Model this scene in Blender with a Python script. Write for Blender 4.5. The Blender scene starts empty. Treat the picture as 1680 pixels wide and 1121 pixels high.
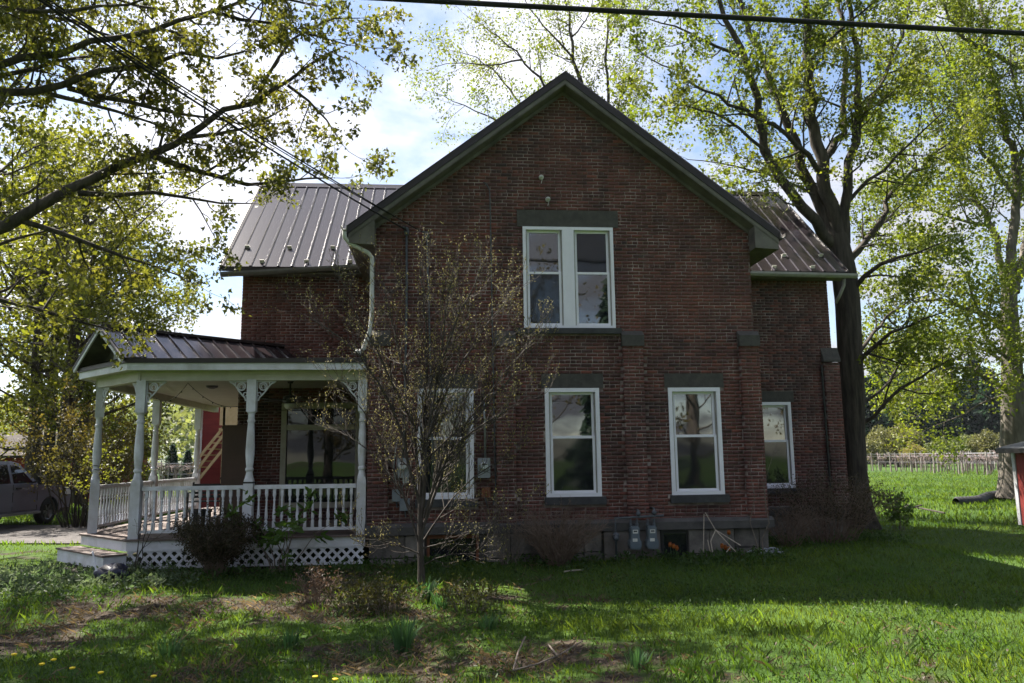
import bpy, math, random
import numpy as np
from mathutils import Vector, Matrix

sc = bpy.context.scene
R = math.radians
rng = random.Random(7)
nrg = np.random.default_rng(11)

# ------------------------------------------------------------------ camera, sky, sun, exposure
F_PX, PITCH, ROLL, YAW = 1287.0, R(8.4), R(0.72), R(5.2)
CAM = np.array([0.0, -14.7, 2.0])
_f = np.array([math.sin(YAW)*math.cos(PITCH), math.cos(YAW)*math.cos(PITCH), math.sin(PITCH)])
_r0 = np.array([math.cos(YAW), -math.sin(YAW), 0.0])
_u0 = np.cross(_r0, _f)
_u = math.cos(ROLL)*_u0 + math.sin(ROLL)*_r0
_r = math.cos(ROLL)*_r0 - math.sin(ROLL)*_u0
cam = bpy.data.cameras.new('camera')
cam.sensor_width = 36.0
cam.lens = 36.0*F_PX/1680.0
cam.clip_end = 6000
cam_o = bpy.data.objects.new('camera', cam)
sc.collection.objects.link(cam_o)
cam_o.matrix_world = Matrix(((_r[0], _u[0], -_f[0], CAM[0]), (_r[1], _u[1], -_f[1], CAM[1]),
                             (_r[2], _u[2], -_f[2], CAM[2]), (0, 0, 0, 1)))
sc.camera = cam_o

SUN = Vector((0.5, -0.5, -1.0)).normalized()      # the way the sunlight travels: from behind the house, left
SUN_EL = math.asin(-SUN.z)
SUN_AZ = math.atan2(-SUN.x, -SUN.y)               # clockwise from +Y
world = bpy.data.worlds.new('World')
sc.world = world
world.use_nodes = True
wn, wl = world.node_tree.nodes, world.node_tree.links
wn.clear()
w_out = wn.new('ShaderNodeOutputWorld')
w_bg = wn.new('ShaderNodeBackground')
w_bg.inputs['Strength'].default_value = 0.05
sky = wn.new('ShaderNodeTexSky')
sky.sky_type = 'NISHITA'
sky.sun_disc = False
sky.sun_elevation = SUN_EL
sky.sun_rotation = SUN_AZ
sky.air_density = 1.0
sky.dust_density = 0.6
sky.ozone_density = 1.2
# broken spring clouds: noise on the sky plane overhead, the same all round
tc = wn.new('ShaderNodeTexCoord')
sep = wn.new('ShaderNodeSeparateXYZ')
wl.new(tc.outputs['Generated'], sep.inputs[0])
def wmath(op, a, b=None):
    n = wn.new('ShaderNodeMath'); n.operation = op
    for i, v in enumerate((a, b)):
        if v is None: continue
        if isinstance(v, (int, float)): n.inputs[i].default_value = v
        else: wl.new(v, n.inputs[i])
    return n.outputs[0]
zc = wmath('ADD', wmath('MAXIMUM', sep.outputs['Z'], 0.0), 0.22)
comb = wn.new('ShaderNodeCombineXYZ')
wl.new(wmath('DIVIDE', sep.outputs['X'], zc), comb.inputs[0])
wl.new(wmath('DIVIDE', sep.outputs['Y'], zc), comb.inputs[1])
cn = wn.new('ShaderNodeTexNoise')
cn.inputs['Scale'].default_value = 1.9
cn.inputs['Detail'].default_value = 7
cn.inputs['Roughness'].default_value = 0.58
cn.inputs['Distortion'].default_value = 0.25
mapn = wn.new('ShaderNodeMapping')
mapn.inputs['Location'].default_value = (2.3, 0.7, 0.0)
wl.new(comb.outputs[0], mapn.inputs[0])
wl.new(mapn.outputs[0], cn.inputs['Vector'])
cr = wn.new('ShaderNodeValToRGB')
cr.color_ramp.elements[0].position = 0.41
cr.color_ramp.elements[1].position = 0.57
wl.new(cn.outputs['Fac'], cr.inputs[0])
cmix = wn.new('ShaderNodeMixRGB')
# thin cloud scatters sunlight forward: bright round the sun, falling off smoothly all the way round
dotn = wn.new('ShaderNodeVectorMath'); dotn.operation = 'DOT_PRODUCT'
dotn.inputs[1].default_value = tuple(-SUN)
nrm_ = wn.new('ShaderNodeVectorMath'); nrm_.operation = 'NORMALIZE'
wl.new(tc.outputs['Generated'], nrm_.inputs[0]); wl.new(nrm_.outputs[0], dotn.inputs[0])
ph_ = wmath('POWER', wmath('MULTIPLY', wmath('ADD', dotn.outputs['Value'], 1.0), 0.5), 2.0)
lum = wmath('ADD', wmath('MULTIPLY', ph_, 7.8), 0.5)
tint = wn.new('ShaderNodeMixRGB'); tint.blend_type = 'MULTIPLY'; tint.inputs[0].default_value = 1.0
tint.inputs[1].default_value = (0.97, 0.985, 1.09, 1)
wl.new(lum, tint.inputs[2]); wl.new(tint.outputs[0], cmix.inputs[2])
wl.new(cr.outputs[0], cmix.inputs[0])
wl.new(sky.outputs[0], cmix.inputs[1])
wl.new(cmix.outputs[0], w_bg.inputs['Color'])
wl.new(w_bg.outputs[0], w_out.inputs['Surface'])

sun_l = bpy.data.lights.new('sun', 'SUN')
sun_l.energy = 5.0
sun_l.angle = R(0.5)
sun_l.color = (1.0, 0.93, 0.82)
sun_o = bpy.data.objects.new('sun', sun_l)
sc.collection.objects.link(sun_o)
sun_o.rotation_euler = SUN.to_track_quat('-Z', 'Y').to_euler()
sun_o.location = (-20, 20, 40)

sc.view_settings.view_transform = 'Standard'
sc.view_settings.look = 'None'
sc.view_settings.exposure = 2.0
sc.view_settings.gamma = 1.0
sc.view_settings.use_curve_mapping = False
sc.cycles.max_bounces = 6
sc.cycles.diffuse_bounces = 3
sc.cycles.glossy_bounces = 3
sc.cycles.transmission_bounces = 4
sc.cycles.transparent_max_bounces = 6
sc.cycles.volume_bounces = 0
sc.cycles.caustics_reflective = False
sc.cycles.caustics_refractive = False
sc.cycles.use_denoising = True
sc.cycles.use_adaptive_sampling = True
sc.cycles.adaptive_threshold = 0.015

# ------------------------------------------------------------------ rays from the camera, to place things at their own depth
def ray(x, y):
    d = _f*F_PX + _r*(x-840) - _u*(y-560.5)
    return d/np.linalg.norm(d)
def at(x, y, Y):                       # the point seen at photo pixel x, y that stands at depth Y
    d = ray(x, y); return CAM + d*((Y-CAM[1])/d[1])
def onground(x, y, Z=0.0):
    d = ray(x, y); return CAM + d*((Z-CAM[2])/d[2])
def onplane(x, y, p, n):
    d = ray(x, y); p = np.array(p, float); n = np.array(n, float)
    return CAM + d*(((p-CAM) @ n)/(d @ n))

# ------------------------------------------------------------------ object helpers
COL = sc.collection
ORG = {}
def tag(o, label=None, cat=None, group=None, kind=None):
    if label: o['label'] = label
    if cat: o['category'] = cat
    if group: o['group'] = group
    if kind: o['kind'] = kind
    return o
def thing(name, label, cat, loc=(0, 0, 0), rz=0.0, group=None, local=False):
    o = bpy.data.objects.new(name, None)
    COL.objects.link(o)
    o.location = loc; o.rotation_euler = (0, 0, rz)
    o.empty_display_size = 0.2
    ORG[o.name] = (0, 0, 0) if local else tuple(loc)
    return tag(o, label, cat, group)
def node(name, parent, label=None):    # an empty part that holds sub-parts
    o = bpy.data.objects.new(name, None)
    COL.objects.link(o); o.parent = parent
    ORG[o.name] = ORG.get(parent.name, (0, 0, 0))
    return tag(o, label)
def np_mesh(name, V, faces, smooth=False):
    """faces: list of int arrays (m,k)"""
    me = bpy.data.meshes.new(name)
    V = np.asarray(V, dtype=np.float32)
    me.vertices.add(len(V)); me.vertices.foreach_set('co', V.ravel())
    faces = [np.asarray(f, dtype=np.int32) for f in faces if len(f)]
    nl = sum(f.size for f in faces); npoly = sum(len(f) for f in faces)
    me.loops.add(nl); me.polygons.add(npoly)
    me.loops.foreach_set('vertex_index', np.concatenate([f.ravel() for f in faces]))
    st, k0 = [], 0
    for f in faces:
        st.append(k0 + np.arange(len(f), dtype=np.int32)*f.shape[1]); k0 += f.size
    me.polygons.foreach_set('loop_start', np.concatenate(st).astype(np.int32))
    if smooth: me.polygons.foreach_set('use_smooth', np.ones(npoly, dtype=bool))
    me.update(calc_edges=True)
    return me
def link(name, me, mat, parent=None, loc=(0, 0, 0), rot=(0, 0, 0)):
    if mat is not None and not me.materials: me.materials.append(mat)
    o = bpy.data.objects.new(name, me)
    COL.objects.link(o)
    o.location = loc; o.rotation_euler = rot
    if parent is not None: o.parent = parent
    ORG[o.name] = ORG.get(parent.name, (0, 0, 0)) if parent is not None else (0, 0, 0)
    return o

class MB:
    def __init__(self): self.v = []; self.f = []
    def add(self, vs, fs):
        n = len(self.v); self.v += [tuple(p) for p in vs]; self.f += [tuple(i+n for i in q) for q in fs]; return self
    def box(self, x0, x1, y0, y1, z0, z1):
        if x0 > x1: x0, x1 = x1, x0
        if y0 > y1: y0, y1 = y1, y0
        if z0 > z1: z0, z1 = z1, z0
        return self.add([(x0,y0,z0),(x1,y0,z0),(x1,y1,z0),(x0,y1,z0),(x0,y0,z1),(x1,y0,z1),(x1,y1,z1),(x0,y1,z1)],
                 [(0,3,2,1),(4,5,6,7),(0,1,5,4),(1,2,6,5),(2,3,7,6),(3,0,4,7)])
    def bbox(self, x0, x1, y0, y1, z0, z1, b=0.01):      # box with chamfered edges along every side seen from the front
        return self.prism([(x0+b,z0),(x1-b,z0),(x1,z0+b),(x1,z1-b),(x1-b,z1),(x0+b,z1),(x0,z1-b),(x0,z0+b)], y0, y1, 'y')
    def prism(self, poly, a, b, axis='y'):               # polygon extruded along an axis
        def P(u, w, t):
            return (u, t, w) if axis == 'y' else ((t, u, w) if axis == 'x' else (u, w, t))
        n = len(poly)
        self.add([P(u, w, a) for u, w in poly]+[P(u, w, b) for u, w in poly],
                 [tuple(range(n)), tuple(range(2*n-1, n-1, -1))]+[(i, i+n, (i+1) % n+n, (i+1) % n) for i in range(n)])
        return self
    def bar(self, p, q, w, h=None, up=(0, 0, 1)):        # square bar from p to q
        h = h or w
        p, q = Vector(p), Vector(q); d = (q-p).normalized(); up = Vector(up)
        if abs(d.dot(up)) > .98: up = Vector((0, 1, 0))
        s = d.cross(up).normalized()*w/2; t = s.cross(d).normalized()*h/2
        return self.add([p-s-t, p+s-t, p+s+t, p-s+t, q-s-t, q+s-t, q+s+t, q-s+t],
                 [(0,1,2,3),(7,6,5,4),(0,4,5,1),(1,5,6,2),(2,6,7,3),(3,7,4,0)])
    def tube(self, pts, rad, n=8, closed=False, cap=True):
        pts = [Vector(p) for p in pts]; m = len(pts)
        if isinstance(rad, (int, float)): rad = [rad]*m
        vs = []; prev = None
        for i, p in enumerate(pts):
            a = pts[(i-1) % m] if (closed or i) else p
            b = pts[(i+1) % m] if (closed or i < m-1) else p
            d = (b-a).normalized()
            ref = prev if prev is not None else (Vector((0, 0, 1)) if abs(d.z) < .9 else Vector((1, 0, 0)))
            s = (ref - d*ref.dot(d)).normalized(); prev = s
            t = d.cross(s)
            for k in range(n):
                th = 2*math.pi*k/n
                vs.append(p + (s*math.cos(th)+t*math.sin(th))*rad[i])
        fs = []
        for i in range(m if closed else m-1):
            for k in range(n):
                j = (i+1) % m
                fs.append((i*n+k, i*n+(k+1) % n, j*n+(k+1) % n, j*n+k))
        if cap and not closed:
            fs += [tuple(range(n-1, -1, -1)), tuple((m-1)*n+k for k in range(n))]
        return self.add(vs, fs)
    def lathe(self, prof, c=(0, 0, 0), n=10, axis='z', cap=True):   # prof: (radius, height)
        vs = []
        for r, h in prof:
            for k in range(n):
                th = 2*math.pi*(k+.5)/n
                a, b = r*math.cos(th), r*math.sin(th)
                vs.append((c[0]+a, c[1]+b, c[2]+h) if axis == 'z' else ((c[0]+a, c[1]+h, c[2]+b) if axis == 'y' else (c[0]+h, c[1]+a, c[2]+b)))
        m = len(prof)
        fs = [(i*n+k, i*n+(k+1) % n, (i+1)*n+(k+1) % n, (i+1)*n+k) for i in range(m-1) for k in range(n)]
        if cap: fs += [tuple(range(n-1, -1, -1)), tuple((m-1)*n+k for k in range(n))]
        return self.add(vs, fs)
    def mesh(self, name, off=(0, 0, 0), smooth=False):
        me = bpy.data.meshes.new(name)
        me.from_pydata([(p[0]-off[0], p[1]-off[1], p[2]-off[2]) for p in self.v], [], self.f)
        if smooth: me.polygons.foreach_set('use_smooth', np.ones(len(me.polygons), dtype=bool))
        me.update()
        return me
    def build(self, name, mat, parent=None, smooth=False, label=None):
        off = ORG.get(parent.name, (0, 0, 0)) if parent is not None else (0, 0, 0)
        o = link(name, self.mesh(name, off, smooth), mat, parent)
        return tag(o, label)

# ------------------------------------------------------------------ materials
def nt(m):
    m.use_nodes = True
    return m.node_tree.nodes, m.node_tree.links
def pmat(name, c1, c2=None, scale=4.0, rough=.6, rough2=None, bump=0.0, bscale=None, metallic=0.0, ior=1.45, stretch=(1, 1, 1),
         island=0.0, contrast=(.35, .65), detail=5, world=False, c3=None, scale3=.6, c3_amt=.6, transl=None, coat=0.0):
    m = bpy.data.materials.new(name); N, L = nt(m)
    b = N['Principled BSDF']
    b.inputs['Roughness'].default_value = rough
    b.inputs['Metallic'].default_value = metallic
    b.inputs['IOR'].default_value = ior
    b.inputs['Coat Weight'].default_value = coat
    if world:
        g = N.new('ShaderNodeNewGeometry'); src = g.outputs['Position']
    else:
        t = N.new('ShaderNodeTexCoord'); src = t.outputs['Object']
    mp = N.new('ShaderNodeMapping'); mp.inputs['Scale'].default_value = stretch
    L.new(src, mp.inputs[0])
    oi = N.new('ShaderNodeObjectInfo')
    off = N.new('ShaderNodeVectorMath'); off.operation = 'ADD'
    om = N.new('ShaderNodeMath'); om.operation = 'MULTIPLY'; om.inputs[1].default_value = 0.0 if world else 37.0
    L.new(oi.outputs['Random'], om.inputs[0])
    L.new(mp.outputs[0], off.inputs[0]); L.new(om.outputs[0], off.inputs[1])
    def noise(s, d=detail):
        n = N.new('ShaderNodeTexNoise'); n.inputs['Scale'].default_value = s; n.inputs['Detail'].default_value = d
        n.inputs['Roughness'].default_value = .62
        L.new(off.outputs[0], n.inputs['Vector']); return n.outputs['Fac']
    def mix(fac, a, c, btype='MIX'):
        x = N.new('ShaderNodeMixRGB'); x.blend_type = btype
        for i, v in enumerate((fac, a, c)):
            if isinstance(v, tuple): x.inputs[i].default_value = (*v, 1)
            elif isinstance(v, (int, float)): x.inputs[i].default_value = v
            else: L.new(v, x.inputs[i])
        return x.outputs[0]
    def ramp(v, a, c):
        r = N.new('ShaderNodeMapRange'); r.inputs[1].default_value = a; r.inputs[2].default_value = c
        L.new(v, r.inputs[0]); return r.outputs[0]
    col = c1
    if c2 is not None: col = mix(ramp(noise(scale), *contrast), c1, c2)
    if c3 is not None:
        k = N.new('ShaderNodeMath'); k.operation = 'MULTIPLY'; k.inputs[1].default_value = c3_amt
        L.new(ramp(noise(scale3), .45, .7), k.inputs[0]); col = mix(k.outputs[0], col, c3)
    if island:
        gi = N.new('ShaderNodeNewGeometry')
        ad = N.new('ShaderNodeMath'); ad.operation = 'ADD'
        L.new(gi.outputs['Random Per Island'], ad.inputs[0]); L.new(oi.outputs['Random'], ad.inputs[1])
        fr = N.new('ShaderNodeMath'); fr.operation = 'FRACT'; L.new(ad.outputs[0], fr.inputs[0])
        mr = N.new('ShaderNodeMapRange'); mr.inputs[3].default_value = 1-island; mr.inputs[4].default_value = 1+island
        L.new(fr.outputs[0], mr.inputs[0])
        col = mix(1.0, col, mr.outputs[0], 'MULTIPLY')
    if isinstance(col, tuple): b.inputs['Base Color'].default_value = (*col, 1)
    else: L.new(col, b.inputs['Base Color'])
    if rough2 is not None:
        r = N.new('ShaderNodeMapRange'); r.inputs[1].default_value = .3; r.inputs[2].default_value = .7
        r.inputs[3].default_value = rough; r.inputs[4].default_value = rough2
        L.new(noise(scale*1.7), r.inputs[0]); L.new(r.outputs[0], b.inputs['Roughness'])
    if bump:
        bp = N.new('ShaderNodeBump'); bp.inputs['Strength'].default_value = bump; bp.inputs['Distance'].default_value = .02
        L.new(noise(bscale or scale*3), bp.inputs['Height']); L.new(bp.outputs[0], b.inputs['Normal'])
    if transl is not None:
        tr = N.new('ShaderNodeBsdfTranslucent')
        tcol = mix(1.0, col, transl, 'MULTIPLY')
        L.new(tcol, tr.inputs['Color'])
        ms = N.new('ShaderNodeMixShader'); ms.inputs[0].default_value = .5
        out = N['Material Output']
        L.new(b.outputs[0], ms.inputs[1]); L.new(tr.outputs[0], ms.inputs[2]); L.new(ms.outputs[0], out.inputs['Surface'])
    return m

def brick_mat():
    m = bpy.data.materials.new('brick'); N, L = nt(m); b = N['Principled BSDF']
    b.inputs['Roughness'].default_value = .9
    g = N.new('ShaderNodeNewGeometry'); oi = N.new('ShaderNodeObjectInfo')
    ad = N.new('ShaderNodeMath'); ad.operation = 'ADD'
    L.new(g.outputs['Random Per Island'], ad.inputs[0]); L.new(oi.outputs['Random'], ad.inputs[1])
    fr = N.new('ShaderNodeMath'); fr.operation = 'FRACT'; L.new(ad.outputs[0], fr.inputs[0])
    cr = N.new('ShaderNodeValToRGB'); e = cr.color_ramp.elements
    e[0].position = 0; e[0].color = (.036, .020, .021, 1)
    e[1].position = 1; e[1].color = (.17, .054, .038, 1)
    for p, c in ((.3, (.062, .027, .027, 1)), (.62, (.090, .035, .032, 1)), (.9, (.122, .043, .036, 1))):
        x = e.new(p); x.color = c
    L.new(fr.outputs[0], cr.inputs[0])
    def noise(s, d=5):
        n = N.new('ShaderNodeTexNoise'); n.inputs['Scale'].default_value = s; n.inputs['Detail'].default_value = d
        L.new(g.outputs['Position'], n.inputs['Vector']); return n.outputs['Fac']
    mr = N.new('ShaderNodeMapRange'); mr.inputs[1].default_value = .38; mr.inputs[2].default_value = .68
    L.new(noise(.55), mr.inputs[0])
    mx = N.new('ShaderNodeMixRGB'); mx.blend_type = 'MIX'; mx.inputs[2].default_value = (.15, .050, .036, 1)
    k = N.new('ShaderNodeMath'); k.operation = 'MULTIPLY'; k.inputs[1].default_value = .7
    L.new(mr.outputs[0], k.inputs[0]); L.new(k.outputs[0], mx.inputs[0]); L.new(cr.outputs[0], mx.inputs[1])
    mr2 = N.new('ShaderNodeMapRange'); mr2.inputs[1].default_value = .5; mr2.inputs[2].default_value = .75
    L.new(noise(1.3), mr2.inputs[0])
    k2 = N.new('ShaderNodeMath'); k2.operation = 'MULTIPLY'; k2.inputs[1].default_value = .55
    L.new(mr2.outputs[0], k2.inputs[0])
    mx2 = N.new('ShaderNodeMixRGB'); mx2.inputs[2].default_value = (.022, .017, .018, 1)
    L.new(k2.outputs[0], mx2.inputs[0]); L.new(mx.outputs[0], mx2.inputs[1])
    mr3 = N.new('ShaderNodeMapRange'); mr3.inputs[1].default_value = .3; mr3.inputs[2].default_value = .7; mr3.inputs[3].default_value = .75; mr3.inputs[4].default_value = 1.25
    L.new(noise(45, 3), mr3.inputs[0])
    mx3 = N.new('ShaderNodeMixRGB'); mx3.blend_type = 'MULTIPLY'; mx3.inputs[0].default_value = 1
    L.new(mx2.outputs[0], mx3.inputs[1]); L.new(mr3.outputs[0], mx3.inputs[2])
    mp = N.new('ShaderNodeMapping'); mp.inputs['Scale'].default_value = (2.6, 2.6, .28); L.new(g.outputs['Position'], mp.inputs[0])
    sn = N.new('ShaderNodeTexNoise'); sn.inputs['Scale'].default_value = 1.0; sn.inputs['Detail'].default_value = 4; L.new(mp.outputs[0], sn.inputs['Vector'])
    mr4 = N.new('ShaderNodeMapRange'); mr4.inputs[1].default_value = .5; mr4.inputs[2].default_value = .72; mr4.inputs[3].default_value = 1.0; mr4.inputs[4].default_value = .55
    L.new(sn.outputs['Fac'], mr4.inputs[0])
    mx4 = N.new('ShaderNodeMixRGB'); mx4.blend_type = 'MULTIPLY'; mx4.inputs[0].default_value = 1
    L.new(mx3.outputs[0], mx4.inputs[1]); L.new(mr4.outputs[0], mx4.inputs[2])
    mr5 = N.new('ShaderNodeMapRange'); mr5.inputs[1].default_value = .62; mr5.inputs[2].default_value = .8; mr5.inputs[4].default_value = .35
    L.new(noise(2.1, 8), mr5.inputs[0])
    mx5 = N.new('ShaderNodeMixRGB'); mx5.inputs[2].default_value = (.22, .19, .18, 1)
    L.new(mr5.outputs[0], mx5.inputs[0]); L.new(mx4.outputs[0], mx5.inputs[1])
    L.new(mx5.outputs[0], b.inputs['Base Color'])
    bp = N.new('ShaderNodeBump'); bp.inputs['Strength'].default_value = .5; bp.inputs['Distance'].default_value = .006
    L.new(noise(60, 3), bp.inputs['Height']); L.new(bp.outputs[0], b.inputs['Normal'])
    return m

def glass_mat(name, base=(.012, .014, .016), ior=1.9, rough=.02, wav=.04):
    m = bpy.data.materials.new(name); N, L = nt(m); b = N['Principled BSDF']
    b.inputs['Base Color'].default_value = (*base, 1); b.inputs['Roughness'].default_value = rough; b.inputs['IOR'].default_value = ior
    g = N.new('ShaderNodeNewGeometry'); n = N.new('ShaderNodeTexNoise'); n.inputs['Scale'].default_value = 1.6; n.inputs['Detail'].default_value = 1
    L.new(g.outputs['Position'], n.inputs['Vector'])
    bp = N.new('ShaderNodeBump'); bp.inputs['Strength'].default_value = wav; bp.inputs['Distance'].default_value = .05
    L.new(n.outputs['Fac'], bp.inputs['Height']); L.new(bp.outputs[0], b.inputs['Normal'])
    return m

M = {}
M['brick'] = brick_mat()
M['mortar'] = pmat('mortar', (.15, .11, .10), (.48, .405, .385), 2.2, .95, bump=.4, bscale=60, world=True, contrast=(.45, .7), c3=(.09, .065, .06), scale3=.9)
M['stone'] = pmat('lintel_stone', (.045, .042, .040), (.075, .070, .064), 7, .9, bump=.5, bscale=40, world=True)
M['sill'] = pmat('sill_stone', (.030, .031, .035), (.055, .055, .058), 7, .85, bump=.4, bscale=40, world=True)
M['found'] = pmat('foundation_stone', (.08, .073, .067), (.19, .17, .15), 3.2, .95, bump=.7, bscale=18, world=True, island=.25)
M['parge'] = pmat('parging', (.10, .086, .078), (.15, .13, .118), 3, .95, bump=.3, bscale=30, world=True)
M['ledge'] = pmat('water_table', (.045, .043, .043), (.08, .075, .072), 5, .9, bump=.6, bscale=25, world=True)
M['white'] = pmat('white_paint', (.64, .65, .71), (.50, .50, .52), 3, .5, bump=.1, bscale=60, contrast=(.4, .75), c3=(.30, .29, .26), scale3=2.3, c3_amt=.6, world=True)
M['vinyl'] = pmat('white_vinyl', (.73, .72, .80), (.66, .65, .72), 2, .35, world=True)
M['cream'] = pmat('cream_trim', (.36, .33, .27), (.28, .26, .21), 4, .6, world=True)
M['beam'] = pmat('beam_paint', (.50, .48, .42), (.40, .38, .32), 3, .55, world=True, bump=.1)
M['ceil'] = pmat('porch_ceiling', (.42, .40, .37), (.36, .34, .31), 4, .7, world=True)
M['soffit'] = pmat('soffit_paint', (.17, .155, .14), (.065, .06, .054), 2.6, .7, world=True, bump=.2, contrast=(.3, .7))
M['deck'] = pmat('deck_paint', (.075, .048, .042), (.12, .085, .075), 5, .7, world=True, bump=.3, c3=(.17, .15, .135), scale3=3)
M['roof'] = pmat('brown_metal_roof', (.027, .021, .025), (.034, .026, .029), 1.1, .19, world=True, metallic=.25, ior=1.6)
M['roofedge'] = pmat('roof_edge', (.016, .012, .013), (.025, .018, .018), 3, .5, world=True)
M['gutter'] = pmat('gutter', (.30, .29, .27), (.20, .19, .17), 3, .45, world=True)
M['gutterdark'] = pmat('weathered_gutter', (.09, .085, .08), (.14, .13, .12), 3, .5, world=True)
M['spout'] = pmat('downspout', (.55, .56, .55), (.42, .43, .41), 5, .4, world=True)
M['glass'] = glass_mat('window_glass', ior=2.6)
M['screen'] = glass_mat('screened_glass', base=(.013, .014, .017), ior=1.6, rough=.04)
M['blind'] = pmat('lowered_shade', (.10, .11, .12), (.06, .065, .07), 2, .4, world=True)
M['porchglass'] = glass_mat('porch_glass', ior=1.6)
M['black'] = pmat('black_iron', (.012, .012, .013), (.02, .02, .02), 8, .5)
M['rubber'] = pmat('black_plastic', (.018, .018, .02), (.03, .03, .032), 8, .6)
M['cable'] = pmat('cable', (.004, .004, .005), None, rough=.8)
M['steel'] = pmat('galvanised', (.22, .23, .24), (.30, .31, .32), 6, .4, metallic=.5)
M['meter'] = pmat('meter_grey', (.24, .26, .28), (.19, .205, .22), 6, .5)
M['meterglass'] = glass_mat('meter_glass', base=(.45, .47, .5), ior=1.5)
M['gasmeter'] = pmat('gas_meter_paint', (.085, .11, .135), (.12, .145, .17), 6, .5)
M['paper'] = pmat('paper_label', (.62, .62, .58), (.5, .5, .46), 14, .7)
M['ink'] = pmat('ink', (.03, .03, .035), None, rough=.7)
M['pipe'] = pmat('iron_pipe', (.05, .058, .07), (.08, .09, .10), 10, .55)
M['rust'] = pmat('rusty_iron', (.20, .07, .03), (.10, .04, .02), 9, .85, bump=.3)
M['greybox'] = pmat('grey_box', (.12, .14, .165), (.16, .18, .20), 7, .5)
M['bark'] = pmat('bark', (.022, .018, .015), (.085, .069, .056), 11, .95, bump=1.0, bscale=14, stretch=(1, 1, .13), world=True, c3=(.02, .018, .015), scale3=1.4)
M['barkgrey'] = pmat('grey_bark', (.075, .064, .053), (.16, .14, .118), 6, .95, bump=1.0, bscale=9, stretch=(1, 1, .2), world=True, c3=(.06, .05, .04), scale3=2.5)
M['barkyoung'] = pmat('young_bark', (.034, .027, .023), (.062, .05, .042), 7, .85, world=True)
M['twig'] = pmat('twig', (.10, .078, .062), (.17, .14, .115), 7, .85, world=True)
M['deadtwig'] = pmat('dead_twig', (.13, .085, .065), (.20, .145, .11), 9, .9, world=True)
def leafmat(name, a, b, t=(1.5, 1.45, .8), isl=.35, sc_=.35):
    return pmat(name, a, b, sc_, .55, world=True, island=isl, transl=t, contrast=(.35, .65))
M['leaf_near'] = leafmat('young_maple_leaf', (.085, .104, .018), (.12, .118, .024))
M['leaf_right'] = leafmat('maple_leaf', (.095, .135, .016), (.135, .155, .02))
M['leaf_far'] = leafmat('yellow_green_leaf', (.11, .155, .016), (.15, .17, .02))
M['leaf_left'] = leafmat('olive_leaf', (.095, .112, .015), (.13, .135, .02))
M['leaf_red'] = leafmat('bronze_leaf', (.085, .058, .02), (.085, .08, .02))
M['leaf_bed'] = leafmat('bed_leaf', (.045, .045, .014), (.06, .07, .02))
M['bud'] = leafmat('opening_bud', (.34, .30, .12), (.27, .26, .09), (1.2, 1.2, .7), .3)
M['leaf_rhodo'] = leafmat('glossy_green_leaf', (.06, .12, .025), (.09, .15, .03))
M['leaf_bush'] = leafmat('dark_fine_leaf', (.045, .04, .022), (.075, .06, .035), (1, 1, .8))
M['leaf_cover'] = leafmat('variegated_leaf', (.055, .10, .04), (.16, .20, .12), (1.1, 1.1, .8), .3, 2.5)
M['leaf_weed'] = leafmat('weed_leaf', (.035, .07, .015), (.055, .10, .022), (1.2, 1.3, .7), .3, 1.2)
M['leaf_litter'] = leafmat('dry_leaf', (.075, .05, .034), (.135, .098, .068), (.8, .7, .6), .4, 1.5)
M['grass'] = leafmat('grass_blade', (.032, .068, .010), (.062, .092, .017), (3.2, 3.0, 1.2), .35, .5)
M['straw'] = leafmat('straw', (.15, .115, .065), (.21, .17, .10), (.9, .8, .6), .3, 1.0)
M['conifer'] = leafmat('conifer_needles', (.018, .042, .026), (.035, .065, .034), (.8, .9, .7), .3, .2)
M['far_leaf'] = leafmat('far_spring_leaf', (.10, .13, .04), (.15, .16, .06), (1.2, 1.2, .8), .35, .08)
M['vine'] = pmat('vine_wood', (.10, .075, .072), (.16, .122, .115), 2, .9, world=True)
M['post'] = pmat('vineyard_post', (.24, .215, .195), (.15, .135, .12), 5, .9, world=True)
M['redwall'] = pmat('red_boards', (.20, .024, .022), (.28, .04, .032), 3, .75, world=True, stretch=(3, 3, .4), bump=.3)
M['reddark'] = pmat('dark_red_boards', (.16, .022, .026), (.22, .035, .035), 2, .8, world=True, stretch=(.5, .5, 4), bump=.2)
M['shedroof'] = pmat('weathered_roof', (.06, .06, .065), (.11, .11, .115), 4, .6, world=True)
M['barnroof'] = pmat('old_barn_roof', (.03, .024, .022), (.05, .04, .036), 3, .95, world=True)
M['tanwood'] = pmat('new_lumber', (.50, .37, .21), (.58, .45, .28), 6, .7, world=True)
M['brownpanel'] = pmat('brown_board', (.10, .062, .046), (.08, .05, .038), 2, .7, world=True)
M['carpaint'] = pmat('slate_car_paint', (.15, .165, .215), None, rough=.25, metallic=.1, coat=.7)
M['carglass'] = glass_mat('car_glass', ior=1.9, wav=0)
M['chrome'] = pmat('wheel_alloy', (.20, .205, .22), None, rough=.35, metallic=.7)
M['tyre'] = pmat('tyre', (.018, .018, .019), (.028, .027, .026), 20, .85)
M['lamp'] = pmat('lamp_lens', (.6, .6, .62), None, rough=.15)
M['frost'] = pmat('frosted_shade', (.55, .53, .48), None, rough=.4)
M['plastic'] = pmat('white_plastic_strip', (.55, .57, .62), (.45, .47, .52), 8, .35, transl=(.8, .8, .85))
M['palestick'] = pmat('bleached_stick', (.36, .31, .25), (.25, .21, .16), 9, .8, world=True)
M['bluebag'] = pmat('blue_sack', (.02, .025, .07), (.015, .015, .02), 9, .5)
M['orange'] = pmat('tulip_petal', (.34, .09, .012), (.42, .14, .02), 9, .5, transl=(.9, .9, .8))
M['yellow'] = pmat('dandelion_petal', (.80, .58, .02), None, rough=.6)
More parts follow.
